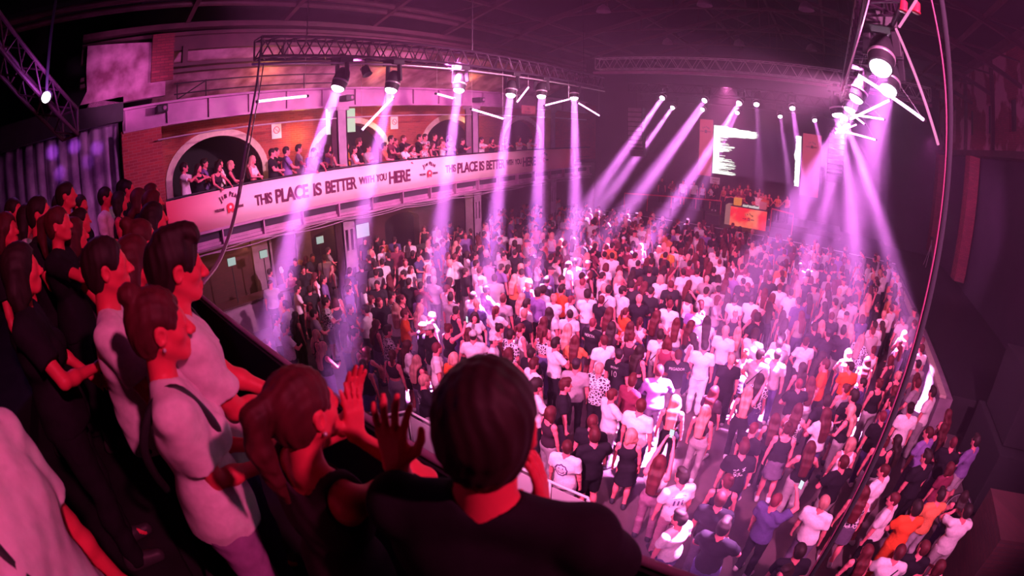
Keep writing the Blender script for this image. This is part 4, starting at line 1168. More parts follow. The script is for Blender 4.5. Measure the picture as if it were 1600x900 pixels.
def make_top(P, vox, kind, seed=1, name='shirt'):
    """kinds: tee, long, tank, crop, dress, hoodie"""
    lo, hi = bounds(P); lo[2] = .45; F = Field(lo, hi, vox)
    inf = {'tee': .016, 'long': .014, 'tank': .007, 'crop': .007, 'dress': .010, 'hoodie': .026}[kind]
    torso_field(F, P, inf, loose=.014 if kind in ('tee', 'hoodie', 'long') and P.sex == 'm' else 0)
    k = P.k; fl = (-math.sin(P.twist), math.cos(P.twist), 0)
    if kind == 'dress': F.cone(P.pel, (P.pel + V3(0, 0, -.30)), .155, .185, .03, flat=1.15, fd=fl)
    elif kind != 'crop': F.cone(P.pel + V3(0, 0, .06), P.pel + V3(0, 0, -.05), .165 + inf * .6, .17 + inf * .6, .03, flat=1.3, fd=fl)
    if kind in ('tee', 'long', 'hoodie'):
        for i in (0, 1):
            G = Field(lo, hi, vox); arm_field(G, P, i, inf * .9, .8 if kind == 'tee' else 1.88)
            if kind == 'tee': G.cut(P.sh[i] + (P.el[i] - P.sh[i]) * .66, P.el[i] - P.sh[i], .003)
            F.d = smin(F.d, G.d, .02)
    F.folds(.0022 if kind in ('tank', 'crop') else .0038, seed)
    F.cut(P.pel + V3(0, 0, {'tee': -.06, 'long': -.06, 'tank': .02, 'crop': .19, 'dress': -.34, 'hoodie': -.05}[kind] * k), (0, 0, -1), .008)
    nr = {'tee': .066, 'long': .064, 'hoodie': .07, 'tank': .10, 'crop': .105, 'dress': .1}[kind]
    dz = .03 if kind in ('tee', 'long', 'hoodie') else .0
    F.ell(P.neck + V3(0, .012, dz + .015), (nr, nr * .95, .055 if dz else .11), .006, 's')
    if kind in ('tank', 'crop', 'dress'):
        for i in (0, 1):
            s_ = P.sh[i]; F.ell(s_ + (s_ - P.chest) * .22 + V3(0, 0, .0), (.075, .13, .105), .006, 's')
            F.ell(P.neck + V3(0, .0, .03) * 1 + (s_ - P.neck) * .25 + V3(0, 0, 0), (.03, .2, .06), .006, 's')
    return F.mesh(name)


def make_bottom(P, vox, kind, seed=3, name='trousers'):
    lo, hi = bounds(P); hi[2] = 1.15; F = Field(lo, hi, vox); inf = {'slim': .010, 'wide': .026, 'shorts': .022, 'skirt': .022}[kind]
    fl = (-math.sin(P.twist), math.cos(P.twist), 0)
    F.cone(P.pel + V3(0, 0, .10), P.pel, .135 + inf * .5, .155 + inf * .5, .03, flat=1.3, fd=fl)
    if kind == 'skirt': F.cone(P.pel, P.pel + V3(0, 0, -.3), .16, .19, .03, flat=1.15, fd=fl)
    else:
        for i in (0, 1):
            leg_field(F, P, i, inf, 1.02 if kind == 'shorts' else 2)
            if kind != 'shorts': F.cone(P.knee[i] * .4 + P.ank[i] * .6, P.ank[i] + V3(0, .01, -.02), .052 + inf, .046 + inf, .02)
    F.folds(.003, seed)
    F.cut(P.pel + V3(0, 0, .12), (0, 0, 1), .006)
    F.cut((0, 0, .04 if kind in ('slim', 'wide') else (P.knee[0][2] + .04 if kind == 'shorts' else P.pel[2] - .30)), (0, 0, -1), .006)
    return F.mesh(name)


def make_shoe(P, i, vox, name='shoe'):
    a = P.ank[i]; F = Field(a - V3(.09, .14, .1), a + V3(.09, .26, .08), vox)
    F.cone(a + V3(0, -.035, -.035), a + V3(.01 * (2 * i - 1), .15, -.052), .045, .036, .01, flat=.85, fd=(0, 0, 1)); F.cone(a + V3(0, -.02, .0), a + V3(0, .05, -.03), .046, .042, .02)
    F.cut((0, 0, .002), (0, 0, -1), .002)
    return F.mesh(name)


def make_hair(P, vox, kind, seed=5, name='hair'):
    """short, buzz, quiff, bob, long, bun, pony, curly, cap"""
    H = P.H; h = P.hs; R = P.HR
    lo = P.head - V3(.2, .24, .62 if kind in ('long', 'bob', 'pony') else .2); hi = P.head + V3(.2, .24, .3); F = Field(lo, hi, vox)
    g = {'buzz': .004, 'short': .011, 'quiff': .013, 'bob': .018, 'long': .017, 'bun': .010, 'pony': .010, 'curly': .026, 'cap': .014}[kind]
    F.ell(H(0, -.018, .034), ((.074 + g) * h, (.093 + g) * h, (.089 + g) * h), .01, R=R)
    F.ell(H(0, -.045, -.01), ((.064 + g) * h, (.058 + g) * h, (.075 + g) * h), .02, R=R)
    if kind in ('quiff',):
        F.ell(H(0, .03, .125), (.058, .055, .032), .02, R=R); F.ell(H(.01, .065, .105), (.048, .028, .026), .015, R=R); F.ell(H(0, -.03, .12), (.055, .05, .025), .02, R=R)
    if kind == 'curly':
        r = np.random.RandomState(seed)
        for i in range(46):
            u = r.normal(size=3); u /= np.linalg.norm(u)
            if u[1] > .55 and u[2] < .45 or u[2] < -.5: continue
            F.ell(H(u[0] * .083, -.018 + u[1] * .1, .038 + u[2] * .1), (.022, .022, .022), .008)
    if kind in ('long', 'bob', 'pony'):
        L = {'long': .44, 'bob': .17, 'pony': .05}[kind]
        if kind != 'pony':
            for q in (-1, 0, 1):
                p = [H(q * .055, -.045, .03), H(q * .07, -.055, -.07), P.neck + V3(q * .06, -.085, .02), P.neck + V3(q * .05, -.115, -.10), P.neck + V3(q * .04, -.12, .16 - L)]
                if kind == 'bob': p = p[:2] + [H(q * .075, -.04, -.13)]
                for a, b in zip(p[:-1], p[1:]): F.cone(a, b, .045, .042, .025)
            if kind == 'long':
                for q in (-1, 1): F.cone(H(q * .074, .0, .03), P.neck + V3(q * .09, -.01, -.06), .024, .02, .02)
            else:
                for q in (-1, 1): F.cone(H(q * .074, .01, .03), H(q * .076, .015, -.1), .024, .022, .02)
        else:
            p = [H(0, -.10, .07), H(0, -.15, .05), H(0, -.165, -.04), H(0, -.15, -.15), H(.0, -.135, -.24)]
            for a, b, ra, rb in zip(p[:-1], p[1:], (.03, .036, .036, .028), (.036, .036, .028, .012)): F.cone(a, b, ra, rb, .012)
    if kind == 'bun': F.ell(H(0, -.085, .12), (.040, .038, .036), .012, R=R)
    # open the face
    F.ell(H(0, .112, -.055), (.072 * h, .072 * h, .125 * h), .01, 's', R=R)
    F.ell(H(0, .10, .015), (.058 * h, .045 * h, .06 * h), .01, 's', R=R)
    if kind not in ('long', 'bob'):
        for q in (-1, 1): F.ell(H(q * .085, .03, -.05), (.03, .05, .065), .008, 's', R=R); F.ell(H(q * .09, .0, -.005), (.028, .026, .036), .006, 's', R=R)
        F.cut(H(0, 0, -.075), R @ V3(0, .1, -1), .01, (P.head - .16, P.head + V3(.16, -.02 if kind == 'pony' else .16, .0)) if kind != 'pony' else (P.head - V3(.16, .115, .3), P.head + V3(.16, .2, .0)))
    if kind == 'cap':
        F = Field(P.head - .22, P.head + .24, vox)
        F.ell(H(0, -.014, .04), (.086 * h, .106 * h, .092 * h), .01, R=R); F.cut(H(0, 0, .035), R @ V3(0, .1, -1), .004)
        F.cone(H(-.03, .085, .045), H(.03, .085, .045), .05, .05, .01, flat=5, fd=tuple(R @ V3(0, -.15, 1)))
        F.cone(H(-.02, .11, .042), H(.02, .11, .042), .045, .045, .01, flat=5, fd=tuple(R @ V3(0, -.15, 1)))
        F.ell(H(0, -.014, .128), (.008, .008, .006), .003)
    elif vox < .012:
        s_ = np.random.RandomState(seed)
        X, Y, Z = F.ax[0][:, None, None], F.ax[1][None, :, None], F.ax[2][None, None, :]
        F.d += (.0016 * np.sin(X * 260 + 6 * np.sin(Z * 22)) + .0014 * np.sin(Y * 210 + 5 * np.sin(Z * 17 + X * 20))).astype(np.float32)
    return F.mesh(name)

# ------------------------------------------------------------------ crowd kit: shared meshes, one kind each, copied per person
POSES = {
    '0': dict(), '1': dict(hand_r=(.12, .28, 1.14), hand_l=(-.13, .22, 1.02)), '2': dict(hand_r=(.10, .36, 1.66)), '3': dict(hip=.04, turn=.5, step=.05),
    '4': dict(hand_l=(.08, .2, 1.2), hand_r=(-.08, .23, 1.17)), '5': dict(hand_r=(.30, .25, 1.86), hip=-.03), '6': dict(hand_l=(-.05, .32, 1.36), hand_r=(.05, .32, 1.36)),
    '7': dict(hand_l=(-.07, .34, 1.78), hand_r=(.07, .34, 1.78)), '8': dict(turn=-.6, hip=-.04, hand_l=(-.22, .16, .98)), '9': dict(lean=.28, hand_l=(-.2, .46, 1.06), hand_r=(.2, .46, 1.06), nod=-.15)}
POSE_SAY = {'0': 'arms down', '1': 'holding a drink', '2': 'holding a phone up', '3': 'looking sideways', '4': 'arms folded', '5': 'one arm raised', '6': 'clapping', '7': 'both arms raised', '8': 'head turned', '9': 'leaning forward'}
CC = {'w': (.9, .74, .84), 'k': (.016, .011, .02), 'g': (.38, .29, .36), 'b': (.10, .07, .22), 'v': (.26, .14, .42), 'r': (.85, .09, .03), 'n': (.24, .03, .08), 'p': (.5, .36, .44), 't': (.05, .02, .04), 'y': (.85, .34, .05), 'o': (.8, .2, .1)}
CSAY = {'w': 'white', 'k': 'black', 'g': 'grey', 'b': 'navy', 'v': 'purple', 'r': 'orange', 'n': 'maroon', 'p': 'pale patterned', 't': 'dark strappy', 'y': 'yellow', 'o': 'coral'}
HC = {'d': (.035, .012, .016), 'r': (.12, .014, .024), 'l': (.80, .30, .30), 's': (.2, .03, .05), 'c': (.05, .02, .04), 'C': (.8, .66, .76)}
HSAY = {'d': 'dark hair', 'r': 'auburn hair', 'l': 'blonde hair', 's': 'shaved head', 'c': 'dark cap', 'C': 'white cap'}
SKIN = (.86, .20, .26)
KIT = {}
CV = .019


def pose(sx, ps):
    k = ('P', sx, ps)
    if k not in KIT: KIT[k] = Pose(sx, **POSES[ps])
    return KIT[k]


def part_mesh(sx, ps, part, kind, vox=CV):
    k = (sx, ps, part, kind, vox)
    if k not in KIT:
        P = pose(sx, ps); sd = len(KIT)
        me = {'body': lambda: make_body(P, vox), 'top': lambda: make_top(P, vox, kind, sd), 'bottom': lambda: make_bottom(P, vox, kind, sd),
              'hair': lambda: make_hair(P, vox * .75, kind, sd), 'shoe': lambda: make_shoe(P, int(kind), vox * .75)}[part]()
        me.materials.append(M[{'body': 'skin', 'top': 'cloth', 'bottom': 'cloth', 'hair': 'hair', 'shoe': 'shoe'}[part]])
        KIT[k] = me
    return KIT[k]


def jit(c, a=.12):
    k = rng.uniform(1 - a, 1 + a); return tuple(min(1, x * k) for x in c)


def link_part(name, me, col, par, m=None):
    o = bpy.data.objects.new(name, me); COL.objects.link(o); o.color = (*col, 1)
    if par is not None: o.parent = par
    if m is not None: o.material_slots[0].link = 'OBJECT'; o.material_slots[0].material = m
    return o


def style(code):
    """'mwd3' -> sex, top colour, hair, pose; sexes get their own cuts"""
    sx, c, h = code[0], code[1], code[2]; ps = code[3] if len(code) > 3 and code[3].isdigit() else None
    return sx, c, h, ps


def outfit(sx, c, h, r):
    if sx == 'm':
        top = 'long' if c in 'bvn' and r.random() < .5 else 'tee'
        bot = r.choice(['slim', 'slim', 'wide', 'shorts']); hair = {'d': r.choice(['short', 'quiff', 'short', 'curly']), 'r': r.choice(['short', 'quiff', 'short']), 'l': 'short', 's': 'buzz', 'c': 'cap', 'C': 'cap'}[h]
    else:
        top = 'tank' if c in 'kt' and r.random() < .6 else r.choice(['crop', 'tank', 'tee', 'tank', 'dress'])
        bot = r.choice(['slim', 'slim', 'wide', 'skirt']); hair = r.choice(['long', 'long', 'long', 'bob', 'pony', 'bun']) if h not in 'cC' else 'cap'
    return top, bot, hair


def top_word(top, c):
    return CSAY[c] + ' ' + {'tee': 'T-shirt', 'long': 'long-sleeved shirt', 'tank': 'top', 'crop': 'cropped top', 'dress': 'short dress', 'hoodie': 'hoodie'}[top]


def hair_word(hair, h):
    if hair == 'cap': return HSAY['C' if h == 'C' else 'c']
    if hair == 'buzz': return 'shaved head'
    return {'short': 'short ', 'quiff': 'swept ', 'curly': 'curly ', 'long': 'long ', 'bob': 'bobbed ', 'pony': 'ponytailed ', 'bun': 'pinned '}[hair] + HSAY[h]


def person(sx, ps, top, bot, hair, c, h, loc, rz, sc, bcol=None, vox=CV):
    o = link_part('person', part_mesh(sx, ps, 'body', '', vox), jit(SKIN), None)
    o.location = loc; o.rotation_euler = (0, 0, rz); o.scale = (sc, sc, sc)
    link_part({'tee': 'tshirt', 'long': 'shirt', 'tank': 'tank_top', 'crop': 'crop_top', 'dress': 'dress', 'hoodie': 'hoodie'}[top], part_mesh(sx, ps, 'top', top, vox), jit(CC[c]), o, M['pattern'] if c == 'p' else None)
    if top != 'dress': link_part({'skirt': 'skirt', 'shorts': 'shorts'}.get(bot, 'trousers'), part_mesh(sx, ps, 'bottom', bot, vox), jit(bcol or CC['k'], .3), o)
    link_part('cap' if hair == 'cap' else 'hair', part_mesh(sx, ps, 'hair', hair, vox), jit(HC['r' if False else h], .2) if hair != 'buzz' else jit((.22, .025, .05), .2), o)
    if hair == 'cap': link_part('hair', part_mesh(sx, ps, 'hair', 'buzz', vox), jit(HC['d']), o)
    shc = (.85, .7, .8) if rng.random_sample() < .55 else (.04, .03, .05)
    for i in '01': link_part('shoe', part_mesh(sx, ps, 'shoe', i, vox), shc, o)
    return o


# ---- where people stand, read off the photograph: origin of the view, then x y code per head
CR = []


def crop(ox, oy, k, s):
    for t in s.split(';'):
        t = t.split()
        if len(t) >= 3: CR.append((ox + float(t[0]) / k, oy + float(t[1]) / k, t[2]))


crop(400, 225, 4, """150 735 mwl;275 690 myd;245 735 mkd;320 720 wwr;365 705 mkd;405 715 mgd;450 665 mgd1;480 780 wgl;300 785 mkd;215 810 wnd;85 800 mvd;365 825 wwr;265 875 mkdv;680 605 mkd;755 590 mkd;720 640 mwd;795 610 wod;865 600 mbd;
880 650 mnd;960 615 mwd;705 715 mkd1v;740 755 mkd;785 660 wwd;825 700 mkdv;640 770 mkd1;625 715 mnd;600 790 mbd;750 805 mgd;935 740 mws;915 815 mkdv;965 785 wwr;990 690 mkd;1010 700 mbd;1060 700 wwd;1075 775 wwl;1130 640 mbd;740 880 mkd;840 840 wkr5;965 865 mkd;1020 885 mnd;
1210 745 mwl1v;1280 545 mkd1;1345 545 mkdv1;1265 600 wwr;1210 500 mbd;1265 660 wkd;1310 800 mkd;1210 860 wnd;1110 850 mpl;1320 690 wwd;1370 700 mbd;1400 745 mwd;1395 790 mwr;1440 525 mwl;1440 565 mvd;1470 590 wwr;1500 525 mbd;1490 580 mvd;1525 600 mbd;1535 670 mwd;1590 480 mvd;1485 840 mgd;1405 855 mwC;1430 745 mpd;1540 770 mvd;1580 780 wkd""")
crop(800, 225, 4, """445 465 mwd;525 450 wwl;525 490 wwr;580 495 mkd;620 490 mkd;655 495 mnl;685 500 mkd;720 500 wwl;745 500 wwr;775 495 wrr;800 510 wwl;235 490 mgd;180 440 mvd;330 400 mvd1;400 490 mvd;350 440 wvd;60 520 wkd;20 565 mwd;95 575 wwl;120 610 wwl;205 570 mwl;245 570 wwl;
185 640 mkd;175 690 mkd;240 715 mkd;265 720 mwd;285 690 mkd;290 560 wwd;385 600 wwd;445 620 mkd;400 740 mwd;360 755 mwd;180 740 wwr;95 735 mvd;60 800 mwd;20 680 mkd;45 770 wwl;240 790 mvc;215 850 mkd;310 850 mgd;105 870 wbl;470 755 mkC;480 805 wtr;515 670 mnd;520 640 mkd;570 690 mwd;620 700 mwd;
650 780 wtr;610 770 wwr;680 675 mkd;600 640 wrr;640 580 mnd;700 540 mkd;745 550 wnr;710 600 mkC;660 630 wkr;740 620 wnd;775 700 mwd;805 640 wwl;870 700 wrdv;840 730 wwr;880 740 mkd;860 790 mkd;755 810 wkd;805 750 mkd;750 880 mkd;830 885 wkr;930 780 wpd;955 695 mkd;920 655 wwl;975 665 myl;1010 660 mwl;1000 790 wpr5;950 635 wwl;
1040 540 wwd;960 540 mvd;1000 550 mvl;890 530 mvd;930 550 wvl;1060 590 mkd;1110 670 wwd;1115 600 wwr;1190 610 wwl;1260 630 mgd;1060 670 wwr;1110 750 mnd;1145 700 wnr;1060 800 mwd;1160 800 mwd;1205 680 mkd;1280 690 mwd;1210 730 wkr;1240 760 wnr;1160 580 mwd;1330 640 wwr;1280 580 mkd;1400 680 mkdv;
1300 600 wkr;1390 740 wwdv;1350 790 wwr;1440 770 mnd;1460 800 mws;1480 610 mkd;1520 630 mwd;1555 620 mwd;1500 720 wkd;1530 740 mkd2;1440 860 mkd;1330 860 wtr;1260 790 mkd;1290 840 wgd;1370 820 mvd;1380 600 wnr;1100 555 mkd""")
crop(400, 450, 4, """190 110 mgd1v;245 175 wkd;180 255 mwd;125 200 mwd1;65 350 mws;260 10 mwd;330 10 mkd6;375 290 wkl;435 90 mpd1;415 370 wkl;495 90 wkr;560 245 wwd;615 280 wkd;635 345 wkr;585 130 mkd;640 10 wwd;685 135 mwd4v;775 85 mks;750 230 wtr;820 270 mpd4;880 130 wwl;920 160 mrr;720 70 wwr;910 70 wkr;
945 360 wwr;690 400 wbr;845 420 wtr3;660 480 wkd;1025 130 wwl;1040 245 mkl;1115 255 mkCv;1195 260 wkr2;1020 70 mvd;1100 180 wwl;1025 450 wtl;1135 385 mws;1200 430 wrl;1050 580 mkl;1245 140 wkd;1310 280 wkr;1210 60 mgd;1380 100 mbl1;1375 300 mwC;1495 320 mwC;1500 140 wwr;1355 50 mwd;1545 70 mgr;1580 280 mpd;1440 10 mvd;1580 410 wwr;1540 260 wgd;590 10 mbd;545 20 wwd""")
crop(800, 450, 4, """190 10 mwd;260 65 wwl;310 10 mrd;370 75 mws;70 160 mkl;20 270 wwr;75 60 wpl;225 150 wwd;200 210 wnr;200 280 wpr;150 30 mvd;355 165 mwd;350 255 wwl;395 330 wor;485 45 mwd;540 70 mkr;520 220 mks;610 150 wkr;710 150 wrr;610 240 wtd;740 240 wwr;800 210 wwr;795 70 mkl;870 20 mkd;620 10 mwd;675 20 mwd;
975 70 mkd;905 170 wtr;1030 215 wwr;930 300 mwd;970 340 wnr;575 330 mwr;660 415 mkc;790 390 wtd;535 505 mpl;330 610 mkr;410 480 mgc;270 350 mwd1;120 410 mkd;135 480 mwr;150 610 mwd;240 780 wtr;625 670 mwr;745 580 mnr;920 520 mvr;1040 420 mkr;1205 360 mwd;1370 450 mkl;1335 270 mwl;1160 230 wkr;1130 310 wwd;1235 210 wwd;
1180 100 wgr;1150 130 mvd;1215 20 mwd;1290 10 mgd;1390 70 mwd;1500 70 mwd;1355 60 wkd;1105 60 wwd;1410 270 wgl;1520 290 mwd;1460 410 wwl;1480 650 wtl5;1265 650 wtr;1200 770 wtl;1010 710 wtl3;795 735 mwr;500 860 mkr;1510 880 mks;1590 420 mgd;1270 240 wkd""")
crop(1200, 450, 4, """90 310 mwd;70 350 mgd;30 420 mgd;145 30 mwd;260 60 wbd;210 170 wgr;300 250 mkd;375 110 wkd;420 90 mpd;470 270 mkd;460 110 mwd;525 80 mpd;635 60 wol5;775 20 mkd;675 10 mkd;685 120 mkd;775 130 mwr;840 100 wnd;830 170 wwd;245 340 mwr;210 500 wtd;200 600 mks;265 590 wwr;360 480 mrr;500 410 wwl;585 320 wpl;
620 460 wwr;660 390 wwr;370 280 mkc;600 600 mbd;700 600 wkr;770 450 wtr;820 340 wtr;480 630 wgr;370 710 mkd;365 790 wwr;190 760 wpr;530 690 mkd;520 750 wkl;60 840 wkr;110 860 wkr;340 430 wkd;780 640 wkr;810 730 mbd;940 480 mgc;955 380 mwr;930 560 wgr;1020 650 mwd;860 740 mwd;950 600 mgr""")
crop(800, 675, 4, """375 85 mwr;480 10 mkr;735 20 wkl;930 200 wwr7;1045 280 mwd;1040 550 mwd;1310 400 mkr;1320 600 mkd;1450 100 mkr;1330 330 wkr;955 890 mkr""")
crop(1200, 675, 4, """50 430 mbs2;340 440 mwl;265 100 wkr1;510 75 wwl;720 250 mwr;590 380 wpr;805 440 mwr;610 750 wkr;860 750 mwr;190 760 mkd;940 740 mkr;1245 500 mwd6;1060 840 wwr6;1000 10 mvr;1300 60 mvd;120 880 mkd;905 470 mrd;740 60 wkr;800 60 wkd""")

people = []                                    # dicts waiting for a label


def face(x, y, extra=0.0, tgt=(-4.0, 27.0)):
    return math.atan2(tgt[1] - y, tgt[0] - x) - PI / 2 + extra


spots = []
for px, py, code in CR:
    sc = rng.uniform(.965, 1.06); hz_ = (1.625 if code[0] == 'm' else 1.545) * sc
    p = on_z(px, py, hz_); spots.append([p.x, p.y, code, sc, (px, py)])
# nudge apart those that stand closer than shoulders allow
for it in range(60):
    for i in range(len(spots)):
        for j in range(i):
            dx, dy = spots[i][0] - spots[j][0], spots[i][1] - spots[j][1]; d = math.hypot(dx, dy)
            if d < .44:
                d = d or 1e-3; k = (.44 - d) / 2 / d * .6
                spots[i][0] += dx * k; spots[i][1] += dy * k; spots[j][0] -= dx * k; spots[j][1] -= dy * k
def clear_of(x, y):
    if x > 4.1 and y > 10.8: return False
    if y > 23.9 or y < 4.7: return False
    for cy in (8.35, 14.7, 20.5):
        if abs(x - (GX - .32)) < .5 and abs(y - cy) < .5: return False
    return True
for s in spots:
    if s[0] > 4.05 and s[1] > 10.7: s[0] = 4.0
    s[1] = min(s[1], 23.9)
n_read = len(spots)
# fill between them
tries = 0
while tries < 9000:
    tries += 1
    x, y = rng.uniform(-15.6, 4.0), rng.uniform(5.0, 23.9)
    if x < GX - .6 and (rng.random_sample() < .5 or y < 7.6): continue
    if y < 8.5 and x > -3.2 and x < 1.2: continue
    px, py = to_px((x, y, 1.5))
    if py > 640 and px < 1240: continue
    if not (300 < px < 1560): continue
    dmin = .62 if y < 12 else .54
    if x < GX - .4 and abs(x + 14.9) < .8 and y < 13.6: continue
    if not clear_of(x, y): continue
    if any(abs(x - s[0]) < dmin and math.hypot(x - s[0], y - s[1]) < dmin for s in spots): continue
    sx = 'm' if rng.random_sample() < .52 else 'w'
    c = rng.choice(list('wwwwkkkkkggbvnpro' if sx == 'm' else 'wwwwkkkttgbnpo')); h = rng.choice(list('ddddrrlsc' if sx == 'm' else 'dddrrrll'))
    spots.append([x, y, sx + c + h, rng.uniform(.965, 1.06), None])
R2 = random.Random(11)
for k, (x, y, code, sc, pp_) in enumerate(spots):
    sx, c, h, ps = style(code)
    top, bot, hair = outfit(sx, c, h, R2)
    if ps is None: ps = R2.choice('00138041' if y > 9 else '001380') if pp_ is None or y > 9 else R2.choice('0013')
    extra = R2.gauss(0, .35)
    if 'v' in code[3:]: extra += PI * .8
    elif x < -10.5 and R2.random() < .6: extra += R2.uniform(-2.2, 2.2)
    elif R2.random() < .10: extra += R2.uniform(-1.8, 1.8)
    bc = R2.choice([CC['k'], CC['k'], CC['b'], (.18, .12, .22), CC['g']]); 
    if bot == 'shorts': bc = R2.choice([CC['k'], CC['g'], (.4, .3, .35)])
    d = math.sqrt(x * x + y * y + 16)
    people.append(dict(sx=sx, c=c, h=h, ps=ps, top=top, bot=bot, hair=hair, loc=(x, y, 0), rz=face(x, y, extra), sc=sc, bc=bc, d=d, zone='floor', key=pp_))

# ---- hand set details of the closest dancers: (pixel of the head) -> overrides
def near(px, py):
    best = min((q for q in people if q['key']), key=lambda q: (q['key'][0] - px) ** 2 + (q['key'][1] - py) ** 2); return best
for px, py, kw in ((893.7, 696, dict(top='tee', hair='short', ps='3', bot='shorts', print='smile', bc=CC['g'], rz=.15)), (1061, 745, dict(top='tee', hair='quiff', ps='3', bot='slim', bc=(.8, .3, .45), print='block')),
                   (1060, 812, dict(top='tee', hair='quiff', ps='3', bot='slim', bc=CC['b'])), (1101, 540, dict(top='tee', hair='short', ps='0', bot='wide', bc=CC['w'])), (983, 684, dict(hair='bob', top='dress')),
                   (1032, 725, dict(ps='7', top='crop', hair='long', bc=(.5, .2, .35), bot='slim')), (1052, 627, dict(hair='long', top='crop', bot='slim')), (1100, 642, dict(hair='long', top='crop', bot='slim')), (1170, 612, dict(ps='5', top='crop', hair='long', bot='slim')),
                   (930, 505, dict(top='tee', print='NOCTA')), (1060, 555, dict(top='tee', print='PEGADOR')), (1030, 580, dict(top='long', hair='short', ps='1')), (965, 553, dict(print='jersey', top='tee')), (1043.7, 467, dict(print='face', top='tee')),
                   (662, 595, dict(print='heart', top='tee')), (1162, 700, dict(print='gothic', top='tee')), (1212, 782, dict(ps='2', top='tee')), (1116, 562, dict()), (611, 555, dict(ps='3', top='crop', hair='pony', bot='wide', bc=CC['g'])),
                   (630, 490, dict(top='tee')), (1511, 800, dict(ps='6', top='tee')), (1426, 792, dict(top='tee', bc=CC['r'])), (902, 900, dict())):
    near(px, py).update(kw)

# ---- side gallery, by the rail (X = distance of their row) and further back
def on_gallery(s, X, jitter=0):
    for t in s.split(';'):
        t = t.split()
        if len(t) < 3: continue
        px, py, code = float(t[0]), float(t[1]), t[2]
        p = on_x(px, py, X); sx, c, h, ps = style(code); top, bot, hair = outfit(sx, c, h, R2)
        sc = max(.92, min(1.12, (p.z - GF) / (1.625 if sx == 'm' else 1.545)))
        people.append(dict(sx=sx, c=c, h=h, ps=ps or R2.choice('1416'), top=top, bot=bot, hair=hair, loc=(X, p.y, GF), rz=face(X, p.y, R2.gauss(0, .35), (0, 20)), sc=sc, bc=CC['k'], d=math.hypot(X, p.y), zone='gallery', key=(px, py)))
on_gallery("287 260 mwd;309 258 wkd;334 262 wtd9;360 258 wkl1;394 250 wwl1;425 239 mkd1;447 236 mvd1;484 238 mbd9;525 236 wwl1;553 234 wwd1;575 232 mgd;600 229 mod1;627 232 mwd9;645 232 wpr;662 229 wpr;676 227 wkr;690 222 wwr;722 221 mkd;741 222 mwd;752 219 mwd;768 219 wkd;790 219 mkd;811 217 wwd;828 218 mwd", GX - .42)
on_gallery("318 243 mvd;342 242 wwd0;320 256 mkd;431 230 mkd;466 229 mgd;497 230 mkl1;512 228 wvd;540 228 myd;560 222 mkr;610 210 mnd;617 216 wkd;630 214 mkr;655 210 mkd;664 214 mpd;679 208 mkd;689 215 wyd;703 214 wod;731 216 wkr", GX - 1.35)

# ---- on the stage
def on_stage(s, zh, Y=None):
    for t in s.split(';'):
        t = t.split()
        if len(t) < 3: continue
        px, py, code = float(t[0]), float(t[1]), t[2]; sx, c, h, ps = style(code); top, bot, hair = outfit(sx, c, h, R2)
        if sx == 'w' and top == 'dress': top = 'tank'
        p = on_y(px, py, Y); sc = max(.93, min(1.1, (p.z - SZ - zh) / (1.625 if sx == 'm' else 1.545)))
        people.append(dict(sx=sx, c=c, h=h, ps=ps or R2.choice('016'), top=top, bot=bot, hair=hair, loc=(p.x, Y, SZ + zh), rz=face(p.x, Y, R2.gauss(0, .3), (-3, 5)), sc=sc, bc=CC['k'], d=Y, zone='stage', key=(px, py)))
on_stage("1159 298 mnl6;1173 302 mkd1;1185 305 mwl;1196 308 mol4;1142 299 mkd", 0, 27.2)
struct(MB().box((-9.5, 27.8, SZ), (1.5, BY, SZ + .3)).build('floor_stage_riser', M['black']))
on_stage("1034 290 mkd0;1050 299 wnd;1098 293 wwl0;1113 298 wwr;1118 291 mkd7;1131 294 wol;1146 297 wkr;1152 298 mnr;1180 301 mkd;1192 303 wor;1202 305 wnr;1216 310 wor;1231 308 wod;1067 296 mwd0;1084 298 mwd0", .3, 28.2)
on_stage("1139 291 mnd;1156 291 mkr;1169 291 wnr;1187 297 wnd", .3, 29.0)

# ---- the farther part of the dance floor is one mass, everybody else an individual
floor_p = [q for q in people if q['zone'] == 'floor']
floor_p.sort(key=lambda q: q['d'])
n_other = len(people) - len(floor_p)
KEEP = 292 - n_other - 24
for i, q in enumerate(floor_p): q['mass'] = i >= KEEP
print('people', len(people), 'floor', len(floor_p), 'read', n_read, 'individual', KEEP + n_other + 24)

# labels
ZF = []
def zone(q):
    x, y, z = q['loc']
    if q['zone'] == 'stage': return 'on the stage riser' if q['loc'][2] > SZ + .1 else 'behind the DJ booth'
    if q['zone'] == 'gallery': return 'at the banner rail' if x > GX - 1 else 'deeper on the gallery'
    if x < GX - .5: return 'at the gallery bar'
    if x < GX + 1.6: return 'below the banner'
    if x > 2.4 and y > 10: return 'along the parapet'
    if x > 1.2: return 'in the dark corner'
    if y < 7.6: return 'near the glass railing'
    return 'on the dance floor'
from collections import Counter
ind = [q for q in people if not q.get('mass')]
for q in ind:
    q['px'] = to_px(Vector(q['loc']) + Vector((0, 0, 1.3)))
    q['tw'] = top_word(q['top'], q['c']); q['hw'] = hair_word(q['hair'], q['h']); q['z'] = zone(q); q['pw'] = POSE_SAY[q['ps']]
for q in ind:
    nb = sorted((r for r in ind if r is not q and r['zone'] == q['zone']), key=lambda r: (r['px'][0] - q['px'][0]) ** 2 + (r['px'][1] - q['px'][1]) ** 2)
    q['nb'] = nb[:3]
